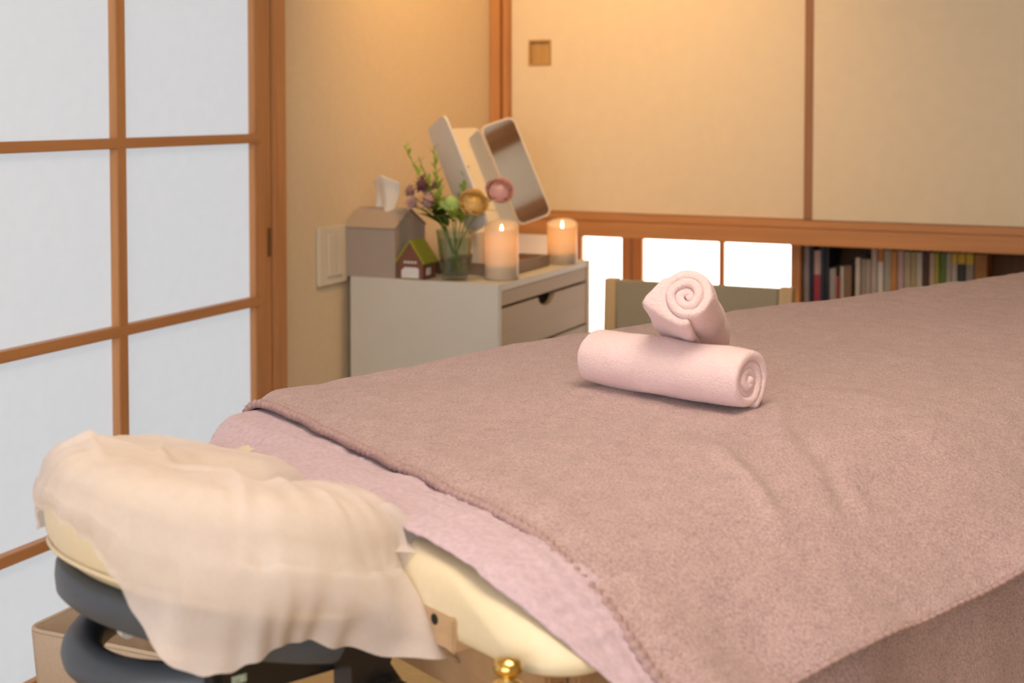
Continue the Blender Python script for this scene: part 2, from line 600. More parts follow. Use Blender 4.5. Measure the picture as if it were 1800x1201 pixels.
e = empty('door_1', (-1.35, 3.97, 0.826))
struct(e, 'cream sliding closet panel with square finger pull')
mb = MB()
px0, px1, pz0, pz1 = -1.752, -1.676, 1.272, 1.352
for (a0, a1, c0, c1) in ((XL + 0.06, px0, 0.826, ZC), (px1, -0.885, 0.826, ZC), (px0, px1, 0.826, pz0), (px0, px1, pz1, ZC)):
    mb.box(a0, a1, 3.968, 3.986, c0, c1)
mb.build('panel', M['fusuma'], e)
mb = MB()
for (a0, a1, c0, c1) in ((px0, px0 + 0.006, pz0, pz1), (px1 - 0.006, px1, pz0, pz1), (px0 + 0.006, px1 - 0.006, pz0, pz0 + 0.006), (px0 + 0.006, px1 - 0.006, pz1 - 0.006, pz1)):
    mb.box(a0, a1, 3.9655, 3.980, c0, c1)
q = mb.build('finger_pull', M['wood_pull'], e)
B('pull_recess', M['wood_pull'], q, px0 + 0.006, px1 - 0.006, 3.977, 3.980, pz0 + 0.006, pz1 - 0.006)
e = empty('door_2', (-0.2, 3.95, 0.826))
struct(e, 'plain cream sliding closet panel')
B('panel', M['fusuma'], e, -0.866, 0.55, 3.950, 3.966, 0.826, ZC)
B('edge_strip', M['wood_mid'], e, -0.890, -0.866, 3.947, 3.967, 0.826, ZC, 0.001)
e = empty('door_3', (1.6, 3.97, 0.826))
struct(e, 'plain cream sliding closet panel')
B('panel', M['fusuma'], e, 0.50, XR - 0.002, 3.968, 3.986, 0.826, ZC)

# ---- low window under the closet
e = empty('window_4', (-1.4, 4.66, 0.0))
struct(e, 'bright low paper window under the closet')
for x0, x1 in ((-1.868, -1.84), (-1.690, -1.655), (-1.650, -1.612), (-0.96, -0.93)):
    B('stile', M['wood_z'], e, x0, x1, 4.64, 4.67, 0.03, 0.79, 0.002)
for x0, x1 in ((-1.84, -1.69), (-1.612, -0.96)):
    B('rail', M['wood_x'], e, x0, x1, 4.645, 4.668, 0.03, 0.07, 0.002)
    B('rail', M['wood_x'], e, x0, x1, 4.645, 4.668, 0.75, 0.79, 0.002)
B('muntin', M['wood_z'], e, -1.337, -1.318, 4.643, 4.66, 0.07, 0.75, 0.001)
for x0, x1 in ((-1.84, -1.69), (-1.612, -1.328), (-1.327, -0.96)):
    B('paper_pane', M['paper_low'], e, x0, x1, 4.661, 4.663, 0.07, 0.75)
struct(B('trim_9', M['wood_x'], None, XL + 0.002, -0.93, 4.62, 4.70, 0.0, 0.028), 'sill of the low window')

# ------------------------------------------------------------------ lamps
CLX, CLY = -0.25, 1.15
e = tag(empty('ceiling_lamp', (CLX, CLY, ZC - 0.34)), 'round white lamp hanging under the ceiling', 'lamp')
MB().lathe([(0.0, 0.0), (0.34, 0.0), (0.385, 0.015), (0.40, 0.05), (0.385, 0.085), (0.34, 0.10), (0.0, 0.10)], CLX, CLY, 40, ZC - 0.34).build('diffuser', M['lampwhite'], e, smooth=True)
MB().tube([(CLX, CLY, ZC - 0.2405), (CLX, CLY, ZC - 0.001)], 0.006, 10).build('stem', M['blackpl'], e)

LP = Vector((-1.22, 3.02, 2.05))
LT = Vector((-1.66, 3.78, 1.32))
e = tag(empty('spot_lamp', LP), 'small warm spot lamp aimed at the closet corner', 'lamp')
ld = (LT - LP).normalized()
MB().tube([tuple(LP - ld * 0.10), tuple(LP - ld * 0.095), tuple(LP - ld * 0.012), tuple(LP - ld * 0.01)], [0.02, 0.035, 0.04, 0.04], 24).build('lamp_head', M['blackpl'], e, autos=40)
MB().tube([tuple(LP - ld * 0.06), (LP.x - ld.x * 0.06, LP.y - ld.y * 0.06, ZC - 0.001)], 0.006, 10).build('stem', M['blackpl'], e)
L = bpy.data.lights.new('spot_lamp_light', 'SPOT')
L.energy = CORNER_W
L.color = (1.0, 0.56, 0.20)
L.shadow_soft_size = 0.09
L.spot_size = math.radians(130)
L.spot_blend = 1.0
lo = bpy.data.objects.new('spot_lamp_light', L)
C.objects.link(lo)
lo.location = LP
lo.rotation_euler = ld.to_track_quat('-Z', 'Y').to_euler()

# ------------------------------------------------------------------ massage table
AX = Vector((0.4462, 0.8949, 0))
BX = Vector((-0.8949, 0.4462, 0))


def T(u, v, z):
    return (AX.x * u + BX.x * v, AX.y * u + BX.y * v, z)


def Tg(U, V, Z):
    return np.stack([AX.x * U + BX.x * V, AX.y * U + BX.y * V, Z], -1)


def tbox(mb, u0, u1, v0, v1, z0, z1, bevel=0.0):
    k = MB().box(u0, u1, v0, v1, z0, z1, bevel)
    return mb.add([T(*p) for p in k.v], k.f)


U0, U1, V0, V1 = 0.722, 2.74, 0.845, 1.685
ZP = 0.752
R_NEAR, R_FAR = 0.05, 0.29     # plan radius of the head corners
table = tag(empty('massage_table', T((U0 + U1) / 2, (V0 + V1) / 2, 0)), 'cream vinyl massage table covered with mauve and lilac cloths', 'massage table')


def rrect(u0, u1, v0, v1, r, n=8, r2=None):
    pts = []
    rb = r if r2 is None else r2
    for cx, cy, a0, r in ((u1 - r, v1 - r, 0, r), (u0 + rb, v1 - rb, 90, rb), (u0 + r, v0 + r, 180, r), (u1 - r, v0 + r, 270, r)):
        for k in range(n + 1):
            a = math.radians(a0 + 90 * k / n)
            pts.append((cx + r * math.cos(a), cy + r * math.sin(a)))
    return pts


# pad: softly rounded edge, long slope on the near side
rows = []
for z, iu, inr, ifr in ((0.675, 0.020, 0.014, 0.020), (0.677, 0.008, 0.005, 0.008), (0.682, 0.001, 0.001, 0.001), (0.690, 0.0, 0.007, 0.0), (0.700, 0.0005, 0.027, 0.002), (0.710, 0.0015, 0.047, 0.005),
                        (0.720, 0.0035, 0.069, 0.012), (0.728, 0.007, 0.091, 0.021), (0.735, 0.012, 0.12, 0.032), (0.740, 0.019, 0.155, 0.044), (0.744, 0.029, 0.205, 0.058), (0.747, 0.042, 0.255, 0.076), (0.748, 0.060, 0.315, 0.11)):
    rows.append([T(p[0], p[1], z) for p in rrect(U0 + iu, U1 - iu, V0 + inr, V1 - ifr, R_NEAR, 14, R_FAR + 0.035 - min(iu, 0.03))])
mb = MB().grid(rows, closed_v=True)
nn = len(rows[0])
mb.f.append(tuple(range(nn))[::-1])
mb.f.append(tuple((len(rows) - 1) * nn + j for j in range(nn)))
mb.build('pad', M['vinyl'], table, smooth=True)
mb = MB()
tbox(mb, U0 + 0.05, U0 + 0.075, V0 + 0.06, V1 - 0.06, 0.60, 0.676, 0.003)
mb.build('end_apron', M['beech_d'], table)
mb = MB()
tbox(mb, U1 - 0.075, U1 - 0.05, V0 + 0.06, V1 - 0.06, 0.60, 0.676, 0.003)
mb.build('end_apron', M['beech_d'], table)
for v in (V0 + 0.05, V1 - 0.075):
    mb = MB()
    tbox(mb, U0 + 0.076, U1 - 0.076, v, v + 0.025, 0.60, 0.676, 0.003)
    mb.build('side_apron', M['beech_d'], table)
for u in (U0 + 0.12, U1 - 0.16):
    for v in (V0 + 0.085, V1 - 0.125):
        mb = MB()
        tbox(mb, u, u + 0.04, v, v + 0.04, 0.001, 0.66, 0.004)
        mb.build('leg', M['beech'], table)
# socket plate for the face cradle in the end of the pad
mb = MB()
tbox(mb, U0 - 0.004, U0 + 0.03, 0.968, 0.978, 0.670, 0.701, 0.002)
tbox(mb, U0 - 0.004, U0 + 0.03, 1.050, 1.060, 0.670, 0.701, 0.002)
tbox(mb, U0 - 0.001, U0 + 0.03, 0.978, 1.050, 0.670, 0.700, 0.001)
sp = mb.build('socket_plate', M['beech'], table)
for v in (1.000,):
    mb = MB()
    c = Vector(T(U0 - 0.0016, v, 0.692))
    mb.tube([tuple(c), tuple(c + AX * 0.002)], 0.005, 16)
    mb.build('socket_hole', M['black'], sp)
MB().tube([T(0.735, 1.035, 0.668), T(0.80, 1.03, 0.60), T(0.95, 0.99, 0.40)], 0.0013, 8).build('support_cable', M['cable'], table)
# brass knob on a short spindle
c = Vector(T(0.700, 0.870, 0.682))
mb = MB()
pr = [(0.0, -0.030), (0.006, -0.030), (0.007, -0.014), (0.013, -0.012), (0.015, -0.005), (0.011, 0.002), (0.006, 0.004), (0.0065, 0.006), (0.011, 0.009), (0.0125, 0.014), (0.010, 0.019), (0.0, 0.021)]
mb.lathe([(r, z) for r, z in pr], c.x, c.y, 20, c.z)
mb.tube([T(0.700, 0.870, 0.662), T(0.76, 0.870, 0.662)], 0.005, 10)
mb.build('knob', M['brass'], table, smooth=True)['label'] = 'shiny brass knob'


# ---- cloths on the table: a profile across the table swept along it
def smooth01(x):
    x = np.clip(x, 0, 1)
    return x * x * (3 - 2 * x)


def cross_profile(near, v_out_f, r_f, z_hem_f, step):
    """polyline (v, z): near points from the hem up to the top, then the far rounding and far hem"""
    q = np.array(near, float)
    for _ in range(3):                       # corner cutting
        m = [q[0]]
        for i in range(len(q) - 1):
            m += [q[i] * 0.75 + q[i + 1] * 0.25, q[i] * 0.25 + q[i + 1] * 0.75]
        q = np.array(m + [q[-1]])
    pts = [tuple(p) for p in q]
    ztop = pts[-1][1]
    for k in range(0, 25):
        a = math.pi / 2 * k / 24
        pts.append((v_out_f - r_f + r_f * math.sin(a), ztop - r_f + r_f * math.cos(a)))
    pts.append((v_out_f, z_hem_f))
    p = np.array(pts)
    d = np.r_[0, np.cumsum(np.hypot(*np.diff(p, axis=0).T))]
    n = int(d[-1] / step)
    s = np.linspace(0, d[-1], n)
    P = np.stack([np.interp(s, d, p[:, 0]), np.interp(s, d, p[:, 1])], -1)
    # outward normals in the (v, z) plane
    tg = np.gradient(P, axis=0)
    N = np.stack([-tg[:, 1], tg[:, 0]], -1)
    N /= np.linalg.norm(N, axis=1)[:, None]
    return s, P, N


def corner_squeeze(U, V, vc=(V0 + V1) / 2):
    """pull the cloth in where the table end is rounded in plan"""
    def ins(r):
        x = np.clip(U0 + r - U, 0, r * 0.985)
        return r - np.sqrt(r * r - x * x)
    k = np.where(V > vc, ins(R_FAR), ins(R_NEAR))
    return vc + (V - vc) * (1 - 2 * k / (V1 - V0))


def crown(u):
    return 0.020 * smooth01((u - 0.90) / 0.55)


def top_cloth():
    s, P, N = cross_profile([(.788, .641), (.817, .666), (.84, .687), (.863, .706), (.90, .7295), (.94, .750), (1.0, .7615), (1.1, .766), (1.2, .768)], 1.706, 0.065, 0.50, 0.0055)
    nu = 350
    tt = np.linspace(0, 1, nu)
    v, z = P[:, 0], P[:, 1]
    topness = np.where(v < 1.3, 1.0, smooth01((z - 0.66) / 0.10))
    # the head edge runs a little askew, drifting to the foot on the hanging part
    ue = 0.822 + 0.062 * np.clip((v - 0.95) / 0.62, 0, 1) ** 1.3 - 0.02 * smooth01((0.70 - z) / 0.1) * (v > 1.3)
    ue = ue + 0.002 * np.sin(s * 60)
    U = ue[None, :] + (2.775 - ue[None, :]) * tt[:, None]
    S = np.broadcast_to(s[None, :], U.shape)
    V = np.broadcast_to(v[None, :], U.shape).copy()
    Z = np.broadcast_to(z[None, :], U.shape).copy()
    TN = np.broadcast_to(topness[None, :], U.shape)
    Z = Z + crown(U) * TN + 0.004 * np.sin(math.pi * np.clip((V - 0.8) / 0.9, 0, 1)) * TN
    Z = Z - 0.0085 * smooth01((ue[None, :] + 0.045 - U) / 0.045) * TN
    # lies down onto the pad at the head edge
    d = 0.0026 * fbm2(U * 7, S * 7, 3, 3) + 0.0013 * fbm2(U * 26, S * 22, 9, 2)
    # long shallow creases
    for (uc, sc, ang, ln, wd, am) in CREASES:
        ca, sa = math.cos(ang), math.sin(ang)
        a = (U - uc) * ca + (S - sc) * sa
        b = -(U - uc) * sa + (S - sc) * ca + 0.02 * np.sin(a * 9)
        d = d + am * np.exp(-(a / ln) ** 4) * np.exp(-(b / wd) ** 2)
    # soft vertical folds in the hanging part
    hang = smooth01((0.735 - Z) / 0.10) * (V < 1.2)
    d = d + hang * (0.008 * np.sin(U * 24 + 1.6 * np.sin(U * 7) + S * 9) + 0.006 * fbm2(U * 11, S * 3, 21, 2) + 0.010)
    V = V + N[None, :, 0] * d
    Z = Z + N[None, :, 1] * d
    V = corner_squeeze(U, V)
    # underside: thickness by solidify
    return U, V, Z, s, ue


CREASES = [(1.02, 0.36, 0.5, 0.10, 0.012, 0.005), (1.25, 0.30, 0.9, 0.10, 0.012, 0.005), (1.10, 0.22, 1.35, 0.09, 0.012, 0.006), (1.2, 0.19, 1.2, 0.09, 0.012, -0.005),
           (1.65, 0.85, 0.2, 0.25, 0.02, 0.004), (1.9, 0.95, 0.1, 0.22, 0.016, 0.004), (1.45, 0.7, 0.3, 0.18, 0.015, 0.003),
           (1.75, 0.6, 0.5, 0.3, 0.02, 0.003), (2.1, 0.8, 0.05, 0.3, 0.02, 0.004), (1.05, 0.62, 1.1, 0.14, 0.014, 0.003), (1.35, 0.42, 0.7, 0.12, 0.010, 0.004)]
U, V, Z, s, ue = top_cloth()
tow = MB().grid(Tg(U, V, Z)).build('bath_towel', M['mauve'], None, smooth=True, solid=0.006)
tag(tow, 'large mauve terry towel spread over the massage table', 'towel')
# whipped stitch along the head edge and along the near hem
def hem_tube(pts, r, per, name):
    P = np.array(pts)
    d = np.r_[0, np.cumsum(np.linalg.norm(np.diff(P, axis=0), axis=1))]
    n = int(d[-1] / (per / 5))
    q = np.linspace(0, d[-1], n)
    R = np.stack([np.interp(q, d, P[:, k]) for k in range(3)], -1)
    rs = [r * (1 + 0.28 * math.sin(2 * math.pi * x / per)) for x in q]
    return MB().tube([tuple(x) for x in R], rs, 8).build(name, M['mauve_hem'], tow, smooth=True)


hem_tube(Tg(U[0] + 0.001, V[0], Z[0] - 0.0010), 0.0050, 0.010, 'stitched_hem')
hem_tube(Tg(U[:, 0], V[:, 0], Z[:, 0]), 0.0026, 0.012, 'stitched_hem')
# folded-over band just inside the head edge
sel = slice(0, None)

# second mauve towel that hangs lower on the near side
s2, P2, N2 = cross_profile([(.808, .28), (.808, .50), (.812, .60), (.824, .648), (.846, .676), (.875, .698), (.91, .720), (.95, .738), (1.0, .749), (1.1, .755), (1.2, .757)], 1.700, 0.062, 0.62, 0.010)
tt = np.linspace(0, 1, 220)
U2 = 0.90 + (2.765 - 0.90) * np.broadcast_to(tt[:, None], (220, len(s2)))
V2 = np.broadcast_to(P2[:, 0][None], U2.shape).copy()
Z2 = np.broadcast_to(P2[:, 1][None], U2.shape).copy()
topn = smooth01((Z2 - 0.58) / 0.10)
Z2 = Z2 + 0.85 * crown(U2) * topn
hang = smooth01((0.70 - Z2) / 0.25) * (V2 < 1.2)
d2 = hang * (0.014 * np.sin(U2 * 19 + 1.5 * np.sin(U2 * 6.0)) + 0.010 * fbm2(U2 * 10, Z2 * 2, 5, 2) - 0.004)
V2 = V2 + N2[None, :, 0] * d2
Z2 = Z2 + N2[None, :, 1] * d2
low = MB().grid(Tg(U2, V2, Z2)).build('bath_towel', M['mauve'], None, smooth=True, solid=0.005)
tag(low, 'lower mauve terry towel hanging down the near side of the massage table', 'towel')

# lilac muslin sheet under the towels
s3, P3, N3 = cross_profile([(.800, .56), (.803, .62), (.816, .658), (.842, .682), (.865, .700), (.902, .7235), (.942, .743), (1.0, .7545), (1.1, .7570), (1.2, .7575)], 1.697, 0.056, 0.690, 0.0035)
v, z = P3[:, 0], P3[:, 1]
n3 = 70
ue3 = np.interp(v, [0.80, 0.83, 0.854, 0.90, 0.94, 1.35, 1.6], [0.800, 0.780, 0.765, 0.750, 0.738, 0.738, 0.768]) + 0.003 * fbm2(s3 * 9, s3 * 0, 31, 2)
tt = np.linspace(0, 1, n3)
U3 = ue3[None, :] + (0.965 - ue3[None, :]) * tt[:, None]
V3 = np.broadcast_to(v[None], U3.shape).copy()
Z3 = np.broadcast_to(z[None], U3.shape).copy()
S3 = np.broadcast_to(s3[None], U3.shape)
fade = smooth01((0.90 - U3) / 0.06)
d3 = fade * (0.0034 * np.abs(fbm2(S3 * 55, U3 * 10, 4, 2)) + 0.0016 * fbm2(S3 * 16, U3 * 14, 8, 2) + 0.0018 * np.abs(fbm2(S3 * 8, U3 * 60, 14, 1)))
drop = 0.007 * smooth01((0.765 - U3) / 0.04) * smooth01((Z3 - 0.68) / 0.06)
V3 = V3 + N3[None, :, 0] * d3
Z3 = Z3 + N3[None, :, 1] * d3 - drop
Z3 = Z3 - 0.006 * smooth01((U3 - 0.80) / 0.06) - 0.0185 * smooth01((V3 - 1.42) / 0.14) * smooth01((0.835 - U3) / 0.05)
V3 = corner_squeeze(U3, V3)
lil = MB().grid(Tg(U3, V3, Z3)).build('sheet', M['lilac'], None, smooth=True, solid=0.0015)
tag(lil, 'lilac crinkled muslin sheet showing under the mauve towel', 'sheet')

# ------------------------------------------------------------------ face cradle at the head of the table
CU, CV = 0.632, 1.215          # centre of the crescent
RC, RT = 0.112, 0.070          # centre line radius, half width of the cushion
ARM = 0.045                    # straight arms towards the table
ZB = 0.697                     # underside of the cushion


US = 0.90                      # the crescent is a little shorter than wide


def cline(n=40, rc=RC, half=128):
    """horseshoe that opens towards the table"""
    return [(CU + US * rc * math.cos(math.radians(180 + half * (1 - 2 * k / n))), CV + rc * math.sin(math.radians(180 + half * (1 - 2 * k / n)))) for k in range(n + 1)]


def resample(pts, n):
    P = np.array(pts, float)
    d = np.r_[0, np.cumsum(np.linalg.norm(np.diff(P, axis=0), axis=1))]
    q = np.linspace(0, d[-1], n)
    return np.stack([np.interp(q, d, P[:, k]) for k in range(P.shape[1])], -1)


def tilt(u):
    """the cradle rises away from the table"""
    return -0.24 * (u - 0.585)


cradle = tag(empty('face_cradle', T(CU, CV, 0.60)), 'cream crescent face cradle on a black frame at the table head', 'face cradle')


def crescent(cl, half, z0, z1, dome, ncs=20):
    P = resample(cl, 60)
    tg = np.gradient(P, axis=0)
    tg /= np.linalg.norm(tg, axis=1)[:, None]
    nr = np.stack([-tg[:, 1], tg[:, 0]], -1)
    rows = []
    n = len(P)
    for i in range(-6, n + 6):
        k = min(max(i, 0), n - 1)
        over = -i if i < 0 else (i - n + 1 if i >= n else 0)
        a = over / 6 * math.pi / 2
        sc = max(math.cos(a), 0.02)
        off = math.sin(a) * half * 0.55 * (-1 if i < 0 else 1)
        c = P[k] + tg[k] * off
        ring = []
        for j in range(ncs):
            t = 2 * math.pi * j / ncs
            cx, cz = math.cos(t), math.sin(t)
            ex = math.copysign(abs(cx) ** dome, cx) * half * sc
            ez = math.copysign(abs(cz) ** dome, cz) * (z1 - z0) / 2 * (0.35 + 0.65 * sc)
            u, v = c + nr[k] * ex
            ring.append(T(u, v, (z0 + z1) / 2 + ez + tilt(u)))
        rows.append(ring)
    mb = MB().grid(rows, closed_v=True)
    m = len(rows)
    mb.f.append(tuple(range(ncs)))
    mb.f.append(tuple((m - 1) * ncs + j for j in range(ncs)))
    return mb


crescent(cline(), RT, ZB, ZB + 0.110, 0.72).build('cushion', M['vinyl'], cradle, smooth=True)
# piping along the lower outer edge of the cushion
pp = resample([(CU + US * (RC + RT + 0.001) * math.cos(math.radians(180 + 100 * (1 - k / 30))), CV + (RC + RT + 0.001) * math.sin(math.radians(180 + 100 * (1 - k / 30)))) for k in range(61)], 90)
MB().tube([T(u, v, ZB + 0.020 + tilt(u)) for u, v in pp], 0.0022, 6).build('piping', M['vinyl'], cradle, smooth=True)
crescent(cline(rc=RC - 0.002, half=112), RT - 0.008, ZB - 0.030, ZB + 0.006, 0.35).build('platform', M['slate'], cradle, smooth=True)
# lower frame: thick loop plus two rails that run into the table end
loop = []
for k in range(49):
    a = math.radians(-95 - 170 * k / 48)
    loop.append((0.622 + 0.128 * math.cos(a), 1.222 + 0.118 * math.sin(a)))
loop = [(0.700, 1.100)] + loop + [(0.700, 1.340)]
pts = resample(loop, 70)
MB().tube([T(u, v, 0.650 - 0.012 * math.sin(math.pi * i / 69)) for i, (u, v) in enumerate(pts)], 0.0195, 14, flat=0.95).build('frame_loop', M['slate'], cradle, smooth=True)
for v in (1.090, 1.345):
    mb = MB()
    tbox(mb, 0.545, 0.712, v - 0.014, v + 0.014, 0.634, 0.684, 0.006)
    mb.build('rail', M['blackpl'], cradle)
mb = MB()
tbox(mb, 0.585, 0.612, 1.105, 1.330, 0.640, 0.676, 0.006)
tbox(mb, 0.680, 0.705, 1.105, 1.330, 0.628, 0.672, 0.006)
mb.build('cross_bar', M['blackpl'], cradle)
# bracket with clamp drum at the near side
mb = MB()
poly = [(0.645, 0.690), (0.740, 0.6735), (0.742, 0.668), (0.722, 0.664), (0.708, 0.655), (0.704, 0.642), (0.712, 0.630), (0.722, 0.615), (0.722, 0.575), (0.665, 0.575), (0.662, 0.620), (0.662, 0.650), (0.645, 0.655)]
mb.prism(poly, lambda p: T(p[0], 1.045, p[1]), lambda p: T(p[0], 1.075, p[1]))
mb.build('bracket', M['blackpl'], cradle)
mb = MB()
mb.tube([T(0.698, 1.030, 0.612), T(0.698, 1.0449, 0.612)], 0.020, 28)
mb.tube([T(0.698, 1.024, 0.612), T(0.698, 1.0301, 0.612)], 0.013, 20)
mb.build('clamp_drum', M['blackpl'], cradle, autos=40)
mb = MB()
tbox(mb, 0.560, 0.574, 1.0752, 1.0762, 0.650, 0.657)
mb.build('sticker', M['label'], cradle)
mb = MB()
mb.tube([T(0.520, 1.196, 0.672), T(0.520, 1.206, 0.672)], 0.008, 14)
mb.build('velcro_tab', M['tissue'], cradle)

# ---- sheer disposable cover
nth, nq = 300, 44


def outline(th):
    """distance from (CU, CV) to the outer edge of the crescent along th (0 = towards the table)"""
    c, s_ = math.cos(th), math.sin(th)
    R = RC + RT + 0.010
    if c <= 0:
        return 1 / math.hypot(c / (R * US), s_ / R)
    ut = 0.118
    # half stadium stretched to the arm ends
    p = 3.2
    return 1 / ((abs(c) / ut) ** p + (abs(s_) / R) ** p) ** (1 / p)


CL = np.array(cline(60))
CLr = resample(CL, 200)


def top_z(u, v):
    d = np.sqrt(((CLr - np.array([u, v])) ** 2).sum(1)).min()
    x = min(d / (RT + 0.004), 1.0)
    h = ZB + 0.056 + 0.057 * max(0.0, 1 - x ** 3.2) ** (1 / 2.2)
    # cloth bridges the face hole and sags into it, more towards the open side
    r = math.hypot(u - CU, v - CV)
    if r < RC and d < RC + 0.02:
        sag = ZB + 0.094 - 0.020 * smooth01(np.array((u - CU + 0.02) / 0.10)) + 0.010 * abs(v - CV) / RC
        h = max(h, float(sag))
    if u > CU and abs(v - CV) < RC * 0.6:
        sag = ZB + 0.070 - 0.028 * float(smooth01(np.array((u - CU) / 0.11)))
        h = max(h, sag)
    return h + tilt(u)


# loose creases in the cover: start u, v, end u, v, height, width
RIDGES = [(0.60, 1.30, 0.55, 1.18, 0.007, 0.007), (0.55, 1.18, 0.60, 1.14, 0.007, 0.006), (0.64, 1.15, 0.62, 1.06, 0.006, 0.008), (0.60, 1.15, 0.57, 1.07, 0.006, 0.008),
          (0.68, 1.13, 0.70, 1.05, 0.005, 0.007), (0.52, 1.30, 0.50, 1.20, 0.005, 0.006), (0.66, 1.34, 0.58, 1.36, 0.004, 0.008), (0.56, 1.26, 0.48, 1.27, 0.005, 0.006), (0.65, 1.10, 0.655, 1.04, 0.005, 0.006)]


def hem_drop(th):
    """how far the cover hangs below its shoulder, by direction (degrees: 0 table, -90 near side, 180 away)"""
    t = math.degrees(th)
    if t > 180:
        t -= 360
    base = 0.054
    if -178 < t < -30:
        base += 0.014 * math.exp(-((t + 95) / 40) ** 2)
    base += 0.034 * math.exp(-((t + 126) / 16) ** 2)      # loose corner at the front
    base += 0.006 * math.exp(-((t + 68) / 12) ** 2)
    base -= 0.036 * math.exp(-((abs(t) - 185) / 45) ** 2)
    return base


rows = []
for i in range(nth):
    th = 2 * math.pi * i / nth
    R = outline(th)
    c, s_ = math.cos(th), math.sin(th)
    td = math.degrees(th)
    td = td - 360 if td > 180 else td
    row = []
    for j in range(nq):
        q = (j + 1) / nq
        u, v = CU + q * R * c, CV + q * R * s_
        z = top_z(u, v)
        w = 0.004 * max(0.0, float(fbm2(th * 2.2 + 5, q * 1.6, 41, 2))) * min(1, q * 2) + 0.0022 * math.sin(th * 31 + 2.5 * math.sin(th * 4) + 3 * q) * max(0, q - 0.7) + 0.0016 * math.sin(th * 23 + 3 * math.sin(th * 5)) * max(0, q - 0.55) + 0.0015 * float(fbm2(u * 30, v * 30, 2, 2))
        for (ua, va, ub, vb, am, wd) in RIDGES:
            dx, dy = ub - ua, vb - va
            L2 = dx * dx + dy * dy
            k = max(0.0, min(1.0, ((u - ua) * dx + (v - va) * dy) / L2))
            dd = math.hypot(u - ua - dx * k, v - va - dy * k)
            w += am * math.exp(-(dd / wd) ** 2) * math.sin(math.pi * (0.08 + 0.84 * k))
        w += 0.0035 * math.sin(th * 37 + 3.0 * math.sin(th * 6) + 4 * q) * max(0.0, q - 0.62) * (0.5 + 0.5 * math.sin(th * 3 + 1))
        row.append((u, v, z + w + 0.004))
    zs = row[-1][2]
    hd = hem_drop(th)
    nd = 16
    for j in range(1, nd + 1):
        q = j / nd
        flare = (0.006 if abs(td) < 130 else 0.003) * math.sin(math.pi * min(q * 1.2, 1)) + 0.002
        rip = (1.0 - 0.55 * math.exp(-((abs(td) - 180) / 60) ** 2)) * (0.0030 * math.sin(th * 41 + 2.2 * math.sin(th * 7) + q * 1.5) + 0.0036 * math.sin(th * 17 + 1.0 + 2 * q)) * q
        # loose flaps swing out
        fl = 0.030 * q ** 2 * math.exp(-((td + 128) / 14) ** 2) + 0.046 * q ** 1.2 * math.exp(-((td + 67) / 14) ** 2) - 0.016 * q ** 3 * math.exp(-((td + 92) / 16) ** 2)
        r = R + flare + rip + fl
        row.append((CU + r * c, CV + r * s_, zs - hd * q + 0.0012 * math.sin(th * 29) * q))
    rows.append(row)
G = np.array(rows)
cm = MB().grid(Tg(G[..., 0], G[..., 1], G[..., 2]), closed_u=True)
cc = np.array([CU, CV, top_z(CU, CV) + 0.003])
ci = len(cm.v)
cm.v.append(T(*cc))
w_ = nq + 16
for i in range(nth):
    cm.f.append((ci, i * w_, ((i + 1) % nth) * w_))
cov = cm.build('cradle_cover', M['cover'], None, smooth=True)
tag(cov, 'sheer peach disposable cover stretched over the face cradle', 'cover')

# a crumpled crest and corner of the same cover
rows = []
for i in range(26):
    t = i / 25
    rows.append([])
    for j in range(14):
        q = j / 13
        u = 0.700 + 0.050 * t + 0.012 * math.sin(3 * q)
        v = 1.105 - 0.050 * q - 0.01 * t
        z = 0.748 + 0.034 * math.exp(-((q - 0.35) / 0.16) ** 2) * (0.35 + 0.65 * math.exp(-((t - 0.35) / 0.4) ** 2)) - 0.008 * max(0, q - 0.45) - 0.010 * t
        rows[-1].append((u, v, z))
G = np.array(rows)
MB().grid(Tg(G[..., 0], G[..., 1], G[..., 2])).build('crumpled_corner', M['cover'], cov, smooth=True)

# ------------------------------------------------------------------ rolled pink towels


